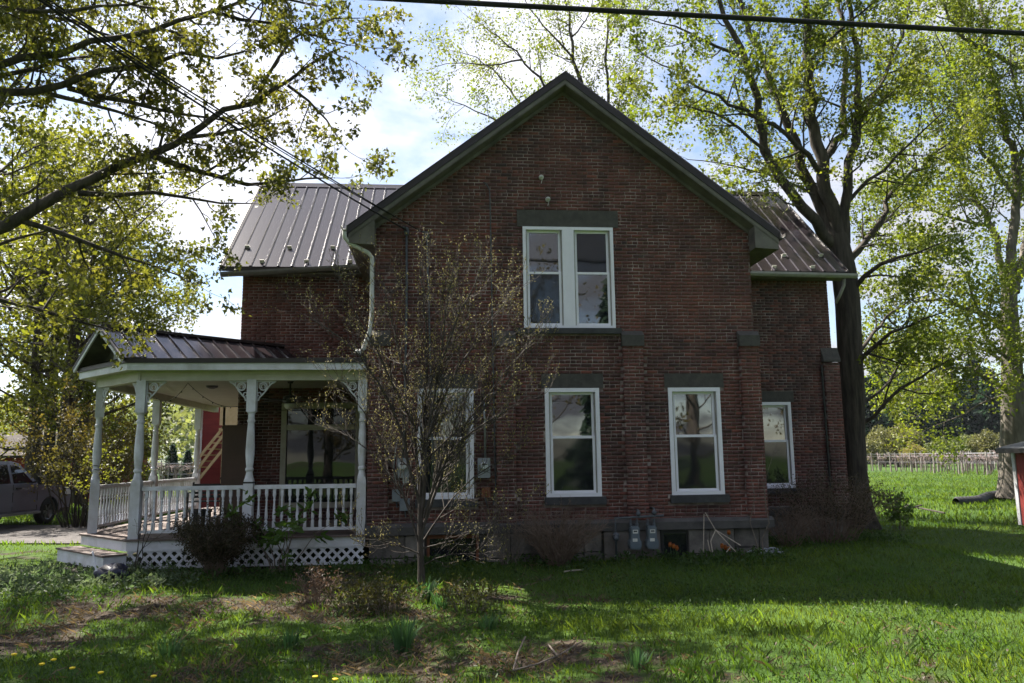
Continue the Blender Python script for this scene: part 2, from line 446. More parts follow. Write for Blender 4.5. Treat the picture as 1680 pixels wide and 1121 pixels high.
M['stem'] = leafmat('daffodil_leaf', (.05, .115, .05), (.075, .145, .055), (1.2, 1.3, .8), .25, 3)
M['gravel'] = pmat('driveway_gravel', (.055, .050, .050), (.10, .09, .086), 3.5, .95, bump=.8, bscale=40, world=True)

# ------------------------------------------------------------------ ground, driveway, hills
_tab = np.random.default_rng(5).random((256, 256))
def vnoise(x, y, s=1.0):
    x = np.asarray(x, float)*s; y = np.asarray(y, float)*s
    xi = np.floor(x).astype(int); yi = np.floor(y).astype(int); fx = x-xi; fy = y-yi
    fx = fx*fx*(3-2*fx); fy = fy*fy*(3-2*fy)
    t = lambda a, b: _tab[a & 255, b & 255]
    return (t(xi, yi)*(1-fx)+t(xi+1, yi)*fx)*(1-fy)+(t(xi, yi+1)*(1-fx)+t(xi+1, yi+1)*fx)*fy
def fnoise(x, y, s=1.0):
    return .55*vnoise(x, y, s)+.28*vnoise(x+9.1, y-3.3, s*2.1)+.17*vnoise(x-4.7, y+8.2, s*4.3)
def gz(x, y):
    x = np.asarray(x, float); y = np.asarray(y, float)
    z = (fnoise(x, y, .45)-.5)*.16 + (fnoise(x+31, y+7, 1.9)-.5)*.05
    d = np.hypot(np.maximum(np.maximum(-5.2-x, x-9.4), 0), np.maximum(np.maximum(-.6-y, y-10), 0))
    z = z*np.clip(.35+d*.25, 0, 1) + .13*np.exp(-d*.9)
    far = np.clip((np.hypot(x, y)-60)/200, 0, 1)
    drv = np.clip(1-np.abs(y-(9.3+.12*(-11-x)))/5.0, 0, 1)*np.clip((-8.6-x)/1.5, 0, 1)
    z = z*(1-np.clip(drv*1.6, 0, 1))
    return z*(1-far)
def lush(x, y):     # how thick the grass stands: 1 lawn, 0 bare earth
    n = fnoise(x, y, .62)+.8*(fnoise(x+50, y-20, 3.1)-.5)
    bed = np.exp(-((x+.2)/2.4)**2-((y+3.1)/1.2)**2)*.55 + np.exp(-((x+5)/3.0)**2-((y+1.6)/.9)**2)*.18
    lawn = 1/(1+np.exp(-(x-3.2+.6*(y+4))*1.3))
    base = .19 + 1.0*lawn + .55*np.clip((np.asarray(y)-3)/6, 0, 1)
    front = np.clip((-6.4-np.asarray(y))/1.5, 0, 1)*.12
    return np.clip((n-.46)*2.3+.45+base+front-bed, 0, 1)
def cells(pts):     # breakpoints (value, step) -> coordinates
    out = []
    for (a, st), (b, _) in zip(pts[:-1], pts[1:]):
        out += list(np.arange(a, b-1e-6, st))
    return np.array(out+[pts[-1][0]])
gx = cells([(-3000, 300), (-600, 60), (-120, 6), (-30, .8), (-14, .22), (16, .8), (40, 6), (140, 60), (600, 300), (3000, 0)])
gy = cells([(-600, 60), (-60, 4), (-12, .22), (8, .6), (30, 4), (140, 40), (600, 300), (3300, 0)])
X, Y = np.meshgrid(gx, gy); Z = gz(X, Y)
nx, ny = len(gx), len(gy)
idx = np.arange(nx*ny).reshape(ny, nx)
quads = np.stack([idx[:-1, :-1], idx[:-1, 1:], idx[1:, 1:], idx[1:, :-1]], -1).reshape(-1, 4)
me = np_mesh('ground', np.stack([X, Y, Z], -1).reshape(-1, 3), [quads], smooth=True)
att = me.attributes.new('lush', 'FLOAT', 'POINT')
att.data.foreach_set('value', lush(X, Y).ravel().astype(np.float32))
def ground_mat():
    m = bpy.data.materials.new('ground'); N, L = nt(m); b = N['Principled BSDF']; b.inputs['Roughness'].default_value = .95
    b.inputs['Specular IOR Level'].default_value = .15
    g = N.new('ShaderNodeNewGeometry')
    def noise(s, d=6):
        n = N.new('ShaderNodeTexNoise'); n.inputs['Scale'].default_value = s; n.inputs['Detail'].default_value = d
        L.new(g.outputs['Position'], n.inputs['Vector']); return n.outputs['Fac']
    def mix(f, a, c):
        x = N.new('ShaderNodeMixRGB')
        for i, v in enumerate((f, a, c)):
            if isinstance(v, tuple): x.inputs[i].default_value = (*v, 1)
            else: L.new(v, x.inputs[i])
        return x.outputs[0]
    def rmp(v, a, c):
        r = N.new('ShaderNodeMapRange'); r.inputs[1].default_value = a; r.inputs[2].default_value = c; L.new(v, r.inputs[0]); return r.outputs[0]
    a = N.new('ShaderNodeAttribute'); a.attribute_name = 'lush'
    soil = mix(rmp(noise(5), .35, .65), (.020, .016, .012), (.052, .039, .029))
    soil = mix(rmp(noise(22), .52, .75), soil, (.10, .076, .056))
    grass = mix(rmp(noise(3), .35, .65), (.018, .046, .007), (.034, .070, .011))
    grass = mix(rmp(noise(.12), .4, .7), grass, (.055, .095, .016))
    ad = N.new('ShaderNodeMath'); ad.operation = 'ADD'; ad.inputs[1].default_value = -.18
    L.new(a.outputs['Fac'], ad.inputs[0])
    ad2 = N.new('ShaderNodeMath'); ad2.operation = 'MULTIPLY_ADD'; ad2.inputs[1].default_value = .7
    L.new(noise(9), ad2.inputs[0]); L.new(ad.outputs[0], ad2.inputs[2])
    L.new(mix(rmp(ad2.outputs[0], .45, .8), soil, grass), b.inputs['Base Color'])
    bp = N.new('ShaderNodeBump'); bp.inputs['Strength'].default_value = .8; bp.inputs['Distance'].default_value = .04
    L.new(noise(26), bp.inputs['Height']); L.new(bp.outputs[0], b.inputs['Normal'])
    return m
M['ground'] = ground_mat()
tag(link('ground', me, M['ground']), kind='structure')

# driveway: a gravel sheet running off to the left behind the porch
us = np.linspace(0, 1, 60); vs_ = np.linspace(0, 1, 10)
DX = -8.8-us*34
cen = 9.3+.12*(-11-DX)
DV = []
for i, x in enumerate(DX):
    w = 2.9+.35*(vnoise(x, 3.1, .5)-.5)
    for v in vs_:
        y = cen[i]+(v*2-1)*w
        DV.append((x+(.6*vnoise(y, 1.0, .7) if i == 0 else 0), y, float(gz(x, y))+.035))
ii = np.arange(600).reshape(60, 10)
dq = np.stack([ii[:-1, :-1], ii[:-1, 1:], ii[1:, 1:], ii[1:, :-1]], -1).reshape(-1, 4)
tag(link('driveway', np_mesh('driveway', np.array(DV), [dq[:, ::-1]], smooth=True), M['gravel']), kind='structure')

def hill(name, xs, ys, hfun, mat):
    X, Y = np.meshgrid(xs, ys); Z = hfun(X, Y)
    idx = np.arange(X.size).reshape(X.shape)
    q = np.stack([idx[:-1, :-1], idx[:-1, 1:], idx[1:, 1:], idx[1:, :-1]], -1).reshape(-1, 4)
    return tag(link(name, np_mesh(name, np.stack([X, Y, Z], -1).reshape(-1, 3), [q], smooth=True), mat), kind='structure')
M['hill'] = pmat('wooded_hillside', (.045, .065, .03), (.10, .11, .05), .035, .95, world=True, bump=1.0, bscale=.12, c3=(.07, .075, .045), scale3=.012)
hill('hill', np.linspace(-2600, 900, 90), np.linspace(1150, 2600, 24),
     lambda X, Y: -6+np.clip((Y-1150)/500, 0, 1)*np.clip(1.2-(Y-1150)/2400, 0, 1)*(62+70*(fnoise(X, Y*0+2, .0016))+10*fnoise(X, Y, .012)), M['hill'])

# ------------------------------------------------------------------ the house
house = thing('brick_house', 'old dark red brick farmhouse with brown metal roof and front gable', 'house', (2.4, 4.0, 0))
XL, XR, XC = -1.25, 6.10, 2.42            # front gabled block
WL, WR, WY, WB = -4.52, 9.38, 3.30, 9.8   # long wing behind it
SL = .767                                 # gable slope
CH, BL = .0672, .2135                     # course height, brick length
GAB = lambda x: 9.26-SL*abs(x-XC)

def lay(u0, u1, z0, z1, holes, top=None, phase=0.0):
    """bricks of a running bond wall as (u0,u1,z0,z1); holes are (u0,u1,z0,z1)"""
    out = []
    n0 = int(round(z0/CH)); n1 = int(math.ceil(z1/CH))
    for n in range(n0, n1):
        za, zb = n*CH, n*CH+CH-.0128
        L = BL if n % 7 else BL/2
        iv = [(u0, u1)]
        if top is not None:
            a, b = top(zb+.02)
            iv = [(max(u0, a), min(u1, b))]
        for h in holes:
            if h[2] < zb-.004 and h[3] > za+.004:
                nv = []
                for a, b in iv:
                    if h[1] <= a or h[0] >= b: nv.append((a, b)); continue
                    if h[0] > a: nv.append((a, h[0]))
                    if h[1] < b: nv.append((h[1], b))
                iv = nv
        off = (phase + (BL/2 if n % 2 else 0) + .013*math.sin(n*2.7)) % L
        for a, b in iv:
            if b-a < .03: continue
            k0 = math.floor((a-off)/L); k = k0
            while True:
                s, e = off+k*L, off+(k+1)*L-.0128
                if s >= b: break
                s2, e2 = max(s, a), min(e, b)
                if e2-s2 > .03: out.append((s2, e2, za+.0015*rng.uniform(-1, 1), zb+.0015*rng.uniform(-1, 1)))
                k += 1
    return out

BV, BF, BN = [], [], 0
SINGLES = []
def put(u0, u1, z0, z1, plane, face, depth, sign=-1, single=False):
    """one brick: plane 'y' faces -Y at y=face, plane 'x' faces sign*X at x=face"""
    global BN
    j = rng.uniform(-.002, .003)
    if plane == 'y':
        f = face-j
        v = [(u0, f, z0), (u1, f, z0), (u1, f, z1), (u0, f, z1), (u0, f+depth, z0), (u1, f+depth, z0), (u1, f+depth, z1), (u0, f+depth, z1)]
    else:
        f = face+sign*j; g = f-sign*depth
        if sign > 0: v = [(f, u0, z0), (f, u1, z0), (f, u1, z1), (f, u0, z1), (g, u0, z0), (g, u1, z0), (g, u1, z1), (g, u0, z1)]
        else: v = [(f, u1, z0), (f, u0, z0), (f, u0, z1), (f, u1, z1), (g, u1, z0), (g, u0, z0), (g, u0, z1), (g, u1, z1)]
    if single: SINGLES.append(v); return
    BV.extend(v)
    BF.extend([(BN, BN+1, BN+2, BN+3), (BN+4, BN, BN+3, BN+7), (BN+1, BN+5, BN+6, BN+2), (BN+3, BN+2, BN+6, BN+7), (BN+4, BN+5, BN+1, BN)])
    BN += 8

REC = .0045   # joint depth
# openings in the front (outer window edges, lintels, sills)
WIN = [(-.44, .60), (1.945, 2.985), (4.325, 5.345)]
WZ0, WZ1 = 1.26, 3.285
fh = []
for a, b in WIN:
    fh += [(a-.002, b+.002, WZ0, WZ1), (a-.06, b+.09, WZ1-.01, 3.565), (a-.04, b+.08, WZ0-.15, WZ0)]
UPW = (1.57, 3.35, 4.435, 6.44)
fh += [UPW, (1.46, 3.465, 6.44, 6.785), (1.46, 3.44, 4.32, 4.435)]
PIL = [(-1.34, -.97), (1.02, 1.38), (3.46, 3.85), (5.77, 6.14)]
CAPZ = (4.05, 4.39)
front = lay(XL, XR, .84, 9.3, fh, top=lambda z: (XC-(9.30-z)/SL, XC+(9.30-z)/SL))
cand = []
for b in front:
    covered = any(p0+.01 < (b[0]+b[1])/2 < p1-.01 and b[3] < 4.1 for p0, p1 in PIL)
    if covered: continue
    cx, cz = (b[0]+b[1])/2, (b[2]+b[3])/2
    hid = (cx < 1.9 and cz < 5.3) or (cx < 3.0 and cz < 1.3)
    full = b[1]-b[0] > .19
    cand.append((0 if full and not hid else 1, math.dist((cx, 0, cz), CAM), b))
cand.sort(key=lambda t: (t[0], t[1]))
for i, (_, _, b) in enumerate(cand): put(*b, 'y', 0.0, REC+.006, single=i < 298)
for p0, p1 in PIL:
    for b in lay(p0, p1, .84, 4.08, [], phase=p0): put(*b, 'y', -.10, .105)
pic = (-3.56, -1.80, .95, 3.26)
whole = [pic]
for b in lay(WL, XL, .5, 6.35, whole): put(*b, 'y', WY, REC+.006)
w3 = (7.30, 8.26, 1.21, 3.22)
for b in lay(XR, WR, .78, 6.35, [w3, (7.2, 8.36, 3.21, 3.48), (7.22, 8.34, 1.08, 1.21)]): put(*b, 'y', WY, REC+.006)
for b in lay(9.12, 9.50, .7, 4.15, [], phase=.05): put(*b, 'y', WY-.10, .105)
for b in lay(-.02, WY, .84, 6.4, []): put(*b, 'x', XL, REC+.006, -1); put(*b, 'x', XR, REC+.006, 1)
sidetop = lambda z: (WY, WB) if z < 6.5 else (WY+(z-6.5)/.9, WB-(z-6.5)/.9)
for b in lay(WY, WB, .5, 9.3, [], top=sidetop): put(*b, 'x', WL, REC+.006, -1); put(*b, 'x', WR, REC+.006, 1)

# mortar core of the walls, set back behind the bricks
mb = MB()
def wall_core(x0, x1, z0, z1, y, holes):        # front sheet with openings cut out
    xs = sorted({x0, x1, *[max(x0, min(x1, v)) for h in holes for v in h[:2]]})
    zs = sorted({z0, z1, *[max(z0, min(z1, v)) for h in holes for v in h[2:]]})
    for a, b in zip(xs[:-1], xs[1:]):
        for c, d in zip(zs[:-1], zs[1:]):
            if any(h[0] < (a+b)/2 < h[1] and h[2] < (c+d)/2 < h[3] for h in holes): continue
            mb.box(a, b, y, y+.18, c, d)
wh = [(a, b, WZ0, WZ1) for a, b in WIN]+[UPW]
wall_core(XL+REC, XR-REC, .3, 6.3, REC, wh)
# gable triangle above 6.3 with the upper window's head cut by the box course below
def tri(x0, x1, z0):
    mb.prism([(x0, z0), (x1, z0), (x1, max(z0, GAB(x1))), (XC, GAB(XC)) if x0 < XC < x1 else ((x0+x1)/2, max(z0, GAB((x0+x1)/2))), (x0, max(z0, GAB(x0)))], REC, .19)
tri(XL+REC, UPW[0], 6.3); tri(UPW[1], XR-REC, 6.3); tri(UPW[0], UPW[1], 6.44)
wall_core(WL+REC, XL, .3, 6.4, WY+REC, [pic]); wall_core(XR, WR-REC, .3, 6.4, WY+REC, [w3])
mb.box(XL+REC, XL+.18, .19, WY, .3, 6.45); mb.box(XR-.18, XR-REC, .19, WY, .3, 6.45)
for x0, x1 in ((WL+REC, WL+.18), (WR-.18, WR-REC)):
    mb.prism([(WY+.19, .3), (WB, .3), (WB, 6.4), (6.55, 9.3), (WY+.19, 6.5)], x0, x1, 'x')
mb.box(WL+REC, WR-REC, WB-.18, WB, .3, 6.4)
wall = mb.build('wall', M['mortar'], house)
pm = MB()
for p0, p1 in PIL: MB().box(p0+REC, p1-REC, -.10+REC, .0, .84, 4.08).build('pilaster_core', M['mortar'], house)
MB().box(9.12+REC, 9.50-REC, WY-.10+REC, WY, .7, 4.15).build('pilaster_core', M['mortar'], house)
off = np.array(ORG[house.name])
bo = link('brick_courses', np_mesh('brick_courses', np.array(BV)-off, [np.array(BF)]), M['brick'], house)
bo['kind'] = 'stuff'
proto = {}
for v in SINGLES:
    v = np.array(v); c = v[0].copy(); s = v-c
    key = round(float(s[1][0])/.012)
    if key not in proto:
        proto[key] = np_mesh('brick', s, [np.array([(0, 1, 2, 3), (4, 0, 3, 7), (1, 5, 6, 2), (3, 2, 6, 7), (4, 5, 1, 0)])])
        proto[key].materials.append(M['brick'])
    link('brick', proto[key], None, wall, loc=tuple(c-off))

# dark rooms behind the windows so that no light leaks through the shell
for p0, p1 in PIL:
    MB().prism([(-.13, CAPZ[0]+.03), (-.13, CAPZ[1]-.10), (0.0, CAPZ[1]), (0.0, CAPZ[0]+.03)], p0-.02, p1+.02, 'x').build('pilaster_cap', M['stone'], house)
MB().prism([(WY-.13, 4.17), (WY-.13, 4.22), (WY, 4.52), (WY, 4.17)], 9.10, 9.52, 'x').build('pilaster_cap', M['stone'], house)

def double_hung(x0, x1, z0, z1, y, split=.545, low='screen', upm='glass', lintel=None, sill=None, casing=.075):
    w = node('window', house)
    f = MB(); d0, d1 = y-.025, y+.10
    for a in (x0, x1-casing): f.box(a, a+casing, d0, d1, z0, z1)
    f.box(x0+casing, x1-casing, d0, d1, z1-casing, z1); f.box(x0+casing, x1-casing, d0, d1, z0, z0+casing*.9)
    f.build('frame', M['vinyl'], w)
    t = MB(); a0, a1 = x0+casing, x1-casing; b0, b1 = z0+casing*.9, z1-casing
    for a in (a0, a1-.022): t.box(a, a+.022, y+.008, y+.09, b0, b1)
    t.build('track', M['gutter'], w)
    zs = z0+(z1-z0)*split
    def sash(name, c0, c1, yy, s, m):
        q = MB()
        for a in (a0+.024, a1-.024-s): q.box(a, a+s, yy, yy+.035, c0, c1)
        q.box(a0+.024+s, a1-.024-s, yy, yy+.035, c1-s, c1); q.box(a0+.024+s, a1-.024-s, yy, yy+.035, c0, c0+s)
        q.build(name, M['vinyl'], w)
        MB().box(a0+.024+s, a1-.024-s, yy+.016, yy+.022, c0+s, c1-s).build('pane', m, w)
    sash('upper_sash', zs-.02, b1-.002, y+.056, .045, M[upm]); sash('lower_sash', b0+.002, zs+.02, y+.018, .045, M[low])
    MB().box(a0, a1, y+.10, y+.14, b0, b1).build('interior_shade', M['ink'], w)
    if lintel: MB().bbox(*lintel, .006).build('lintel', M['stone'], w)
    if sill: MB().bbox(*sill, .006).build('sill', M['sill'], w)
    return w
for i, (a, b) in enumerate(WIN):
    double_hung(a, b, WZ0, WZ1, .0, lintel=(a-.055, b+.085, -.012, .1, WZ1+.003, 3.56), sill=(a-.035, b+.075, -.07, .1, WZ0-.145, WZ0-.003))
double_hung(w3[0], w3[1], w3[2], w3[3], WY, lintel=(7.21, 8.35, WY-.012, WY+.1, 3.223, 3.475), sill=(7.23, 8.33, WY-.07, WY+.1, 1.09, 1.207))
# the twin window of the upper storey
um = 2.455
ua = double_hung(UPW[0], 2.40, UPW[2], UPW[3], .0, casing=.06)
ub = double_hung(2.51, UPW[1], UPW[2], UPW[3], .0, low='glass', upm='screen', casing=.06)
MB().box(2.40, 2.51, -.022, .10, UPW[2], UPW[3]).build('mullion', M['vinyl'], house)
MB().bbox(1.465, 3.46, -.012, .1, 6.443, 6.78, .006).build('lintel', M['stone'], house)
MB().bbox(1.42, 3.45, -.08, .1, 4.325, 4.432, .006).build('sill', M['sill'], house)

# picture window under the porch
pw = node('window', house, 'wide cream framed picture window with a transom under the porch')
f = MB(); y = WY-.03
for a in (pic[0], pic[1]-.12): f.box(a, a+.12, y, y+.14, pic[2], pic[3])
f.box(pic[0]+.12, pic[1]-.12, y, y+.14, pic[3]-.12, pic[3]); f.box(pic[0]+.12, pic[1]-.12, y, y+.14, pic[2], pic[2]+.12)
f.box(pic[0]+.12, pic[1]-.12, y+.01, y+.12, 2.66, 2.78)
f.build('frame', M['cream'], pw)
MB().box(pic[0]+.12, pic[1]-.12, y+.08, y+.09, 2.78, pic[3]-.12).build('pane', M['porchglass'], pw)
MB().box(pic[0]+.12, pic[1]-.12, y+.08, y+.09, pic[2]+.12, 2.66).build('pane', M['porchglass'], pw)

# foundation: water table, stones, parged patch, basement windows
MB().prism([(-.16, .64), (-.16, .78), (-.06, .84), (.1, .84), (.1, .64)], XL-.12, XR+.12, 'x').build('water_table', M['ledge'], house)
MB().prism([(WY-.12, .60), (WY-.12, .73), (WY-.04, .78), (WY+.1, .78), (WY+.1, .60)], XR+.12, WR+.12, 'x').build('water_table', M['ledge'], house)
MB().box(XL-.02, XR+.02, -.02, .17, -.3, .64).box(XR, WR+.02, WY-.02, WY+.17, -.3, .60).box(WL-.02, XL, WY-.02, WY+.17, -.3, .5).build('foundation', M['ledge'], house)
basew = [(-.28, .70), (4.05, 4.62)]
xs = XL-.04; k = 0
while xs < XR:
    L = rng.uniform(.32, .78); e = min(XR+.03, xs+L)
    for z0, z1 in ((-.1, .24+.06*math.sin(xs*5)), (.25+.06*math.sin(xs*5), .635)):
        if any(b0 < (xs+e)/2 < b1 for b0, b1 in basew) or 2.95 < (xs+e)/2 < 4.05: continue
        j = rng.uniform(0, .025)
        MB().bbox(xs, e-.014, -.075-j, -.02, z0, z1-.012, .02).build('foundation_stone', M['found'], house)
    xs = e
xs = XR+.14
while xs < WR:
    e = min(WR+.03, xs+rng.uniform(.35, .8))
    MB().bbox(xs, e-.014, WY-.07, WY-.02, -.1, .59, .02).build('foundation_stone', M['found'], house); xs = e
MB().bbox(2.98, 4.03, -.13, -.02, -.1, .63, .012).build('parged_patch', M['parge'], house)
def basement(x0, x1, mat, lab):
    w = node('window', house, lab)
    f = MB()
    f.box(x0, x0+.05, -.05, .0, .1, .62); f.box(x1-.05, x1, -.05, .0, .1, .62); f.box(x0+.05, x1-.05, -.05, .0, .56, .62)
    f.build('frame', mat, w)
    MB().box(x0+.05, x1-.05, -.035, -.025, .1, .56).build('pane', M['screen'], w)
basement(-.26, .68, M['rust'], 'basement window in a rusty orange frame')
basement(4.07, 4.60, M['black'], 'dark basement window opening beside the gas meters')

# ---- roofs
RY0, RYR, RZ0, RZ1 = 2.95, 6.52, 6.32, 9.52
SLW = (RZ1-RZ0)/(RYR-RY0)
def rib_panel(w, length, n, ribh=.028):
    """one steel sheet lying in its own plane: u across, v up the slope"""
    m = MB(); step = w/n
    prof = []
    for i in range(n):
        u = i*step
        prof += [(u, 0), (u+.014, ribh), (u+.042, ribh), (u+.058, 0)]
    prof.append((w+.02, 0))
    n_ = len(prof)
    vs = [(u, 0, h) for u, h in prof]+[(u, length, h) for u, h in prof]
    m.add(vs, [(i, i+1, i+1+n_, i+n_) for i in range(n_-1)])
    return m.mesh('roof_panel')
PW = .915
slope_len = math.hypot(RYR-RY0, RZ1-RZ0)
pan = rib_panel(PW, slope_len, 3); pan.materials.append(M['roof'])
PX0, PX1 = -4.92, 9.74
npan = int(round((PX1-PX0)/PW)); 
for i in range(npan):
    x = PX0+i*(PX1-PX0)/npan
    if x > .2 and x+PW < 4.6: continue
    link('roof_panel', pan, None, house, loc=(x-off[0], RY0-off[1], RZ0-off[2]), rot=(math.atan(SLW), 0, 0))
# sheathing below, back slope, ridge cap
rs = MB()
t = .10
rs.prism([(RY0+.01, RZ0-.012), (RYR, RZ1-.012), (2*RYR-RY0, RZ0), (2*RYR-RY0, RZ0-t), (RYR, RZ1-t-.03), (RY0+.01, RZ0-t-.012)], PX0+.01, PX1-.01, 'x')
rs.build('roof_deck', M['roofedge'], house)
MB().prism([(RYR-.16, RZ1-.115), (RYR, RZ1+.05), (RYR+.16, RZ1-.115), (RYR, RZ1+.02)], PX0-.02, PX1+.02, 'x').build('ridge_cap', M['roof'], house)
for x0 in (PX0-.03, PX1):
    MB().prism([(RY0-.02, RZ0-.13), (RYR, RZ1-.13), (2*RYR-RY0, RZ0-.13), (2*RYR-RY0, RZ0+.03), (RYR, RZ1+.035), (RY0-.02, RZ0+.03)], x0, x0+.03, 'x').build('rake_trim', M['roofedge'], house)
# wing soffits
MB().box(PX0+.02, XL-.5, RY0+.04, WY, 6.17, 6.20).build('soffit', M['soffit'], house)
MB().box(XR+.5, PX1-.02, RY0+.04, WY, 6.17, 6.20).build('soffit', M['soffit'], house)
# gable roof over the front block
GY = -.36; GT = 9.50; GE0, GE1 = -1.76, 6.60
zt = lambda x: GT-SL*abs(x-XC)
gr = MB()
for xa, xb in ((GE0, XC), (XC, GE1)):
    gr.prism([(xa, zt(xa)-.15), (xb, zt(xb)-.15), (xb, zt(xb)), (xa, zt(xa))], GY, RYR, 'y')
gr.build('roof_deck', M['roofedge'], house)
gl = math.hypot(XC-GE0, zt(XC)-zt(GE0)); 
gp = rib_panel(.9, gl, 3); gp.materials.append(M['roof'])
ang = math.atan(SL)
for sgn in (0, 1):
    for i in range(7):
        yy = GY+i*.98
        if sgn == 0:
            o = link('roof_panel', gp, None, house, loc=(GE0-off[0], yy+.9-off[1], zt(GE0)+.004-off[2]))
            o.rotation_euler = Matrix(((0, math.cos(ang), -math.sin(ang)), (-1, 0, 0), (0, math.sin(ang), math.cos(ang)))).to_euler()
        else:
            o = link('roof_panel', gp, None, house, loc=(GE1-off[0], yy-off[1], zt(GE1)+.004-off[2]))
            o.rotation_euler = Matrix(((0, -math.cos(ang), math.sin(ang)), (1, 0, 0), (0, math.sin(ang), math.cos(ang)))).to_euler()
# rake board and soffit under the front overhang
for xa, xb, nm in ((GE0+.03, XC, -1), (XC, GE1-.03, 1)):
    MB().prism([(xa, zt(xa)-.235), (xb, zt(xb)-.235), (xb, zt(xb)-.151), (xa, zt(xa)-.151)], GY+.02, GY+.05, 'y').build('rake_board', M['soffit'], house)
    MB().prism([(xa, zt(xa)-.255), (xb, zt(xb)-.255), (xb, zt(xb)-.236), (xa, zt(xa)-.236)], GY+.03, .05, 'y').build('soffit', M['soffit'], house)
    MB().prism([(xa, zt(xa)-.33), (xb, zt(xb)-.33), (xb, zt(xb)-.256), (xa, zt(xa)-.256)], -.035, -.002, 'y').build('frieze_board', M['soffit'], house)
# boxed eaves along the sides of the front block
for xa, xb in ((GE0+.03, XL), (XR, GE1-.03)):
    lo = min(zt(xa), zt(xb))
    MB().prism([(xa, zt(xa)-.256), (xb, zt(xb)-.256), (xb, lo-.36), (xa, lo-.33)], GY+.035, 2.9, 'y').build('eave_box', M['soffit'], house)

# snow guards on the wing roof
pn = (0, -(RZ1-RZ0), (RYR-RY0)); pp = (0, RY0, RZ0)
for px, py in ((406, 407), (475, 408), (546, 408), (430, 431), (503, 431), (574, 431), (1270, 440), (1333, 440), (1347, 421), (1286, 421)):
    c = onplane(px, py, pp, pn)
    m = MB(); d = Vector((0, RYR-RY0, RZ1-RZ0)).normalized(); nrm = Vector(pn).normalized(); c = Vector(c)
    ax = Vector((1, 0, 0))
    pts = [c-ax*.05, c+ax*.05, c+ax*.05+nrm*.07, c-ax*.05+nrm*.07]
    m.add([*pts, *[p+d*.03 for p in pts[:2]], *[p+d*.012 for p in pts[2:]]], [(0,1,2,3),(5,4,7,6),(0,4,5,1),(1,5,6,2),(2,6,7,3),(3,7,4,0)])
    m.add([c-ax*.045-d*.02+nrm*.004, c+ax*.045-d*.02+nrm*.004, c+ax*.045+d*.09+nrm*.004, c-ax*.045+d*.09+nrm*.004], [(0,1,2,3)])
    m.build('snow_guard', M['frost'], house)
# gutters
def gutter(p, q, mat, name='gutter'):
    p, q = Vector(p), Vector(q); d = (q-p).normalized(); s = Vector((d.y, -d.x, 0)).normalized()
    prof = [(0, 0), (.075, 0), (.11, .05), (.11, .10), (.10, .10), (.10, .055), (.07, .012), (.012, .012), (.012, .10), (0, .10)]
    n = len(prof); m = MB()
    m.add([p+s*a+Vector((0, 0, b)) for a, b in prof]+[q+s*a+Vector((0, 0, b)) for a, b in prof],
          [tuple(range(n)), tuple(range(2*n-1, n-1, -1))]+[(i, i+n, (i+1) % n+n, (i+1) % n) for i in range(n)])
    return m.build(name, mat, house)
gutter((-4.90, 2.93, 6.06), (-1.80, 2.93, 6.27), M['gutterdark'])
gutter((6.58, 2.93, 6.20), (9.93, 2.93, 6.15), M['gutter'])
gutter((6.58, -.40, 6.16), (6.58, 2.9, 6.16), M['gutterdark'])
gutter((-1.75, 2.9, 6.17), (-1.75, -.42, 6.20), M['gutter'])
# downspouts
sp = [(-1.80, -.36, 6.24), (-1.79, -.34, 6.08), (-1.72, -.28, 6.0), (-1.37, -.16, 5.84), (-1.30, -.14, 5.76), (-1.29, -.13, 4.62), (-1.33, -.15, 4.32), (-1.43, -.2, 4.02), (-1.50, -.24, 3.93), (-1.56, -.28, 3.96)]
MB().tube(sp, .042, 8).build('downspout', M['spout'], house, smooth=True)
MB().tube([(9.66, 2.99, 6.16), (9.66, 3.02, 6.0), (9.58, 3.12, 5.75), (9.52, 3.2, 5.6)], .04, 8).build('downspout', M['gutter'], house, smooth=True)
MB().tube([(9.07, 3.24, 4.1), (9.08, 3.24, .7)], .028, 6).build('drain_pipe', M['black'], house)

# ------------------------------------------------------------------ the porch
porch = thing('porch', 'white wraparound porch with turned posts and lattice skirt at left of house', 'porch', (-3.9, .6, 0))
po = np.array(ORG[porch.name])
FZ, BZ = .66, 3.45
PX_R = -1.36
edge = [(PX_R, -.12), (-5.47, -.12), (-6.86, 1.36), (-6.86, 9.6), (WL, 9.6), (WL, WY), (PX_R, WY)]
def offset_poly(d):      # push the open front edges outwards by d
    n = np.array([-.729, -.684])
    t = math.tan(R(23.4))
    return [(PX_R, -.12-d), (-5.47-d*t, -.12-d), (-6.86-d, 1.36-d*t), (-6.86-d, 9.6), (WL-.01, 9.6), (WL-.01, WY-.01), (PX_R, WY-.01)]
MB().prism(offset_poly(.0), FZ-.20, FZ-.032, 'z').build('skirt_board', M['white'], porch)
MB().prism(offset_poly(.035), FZ-.03, FZ, 'z').build('deck', M['deck'], porch)
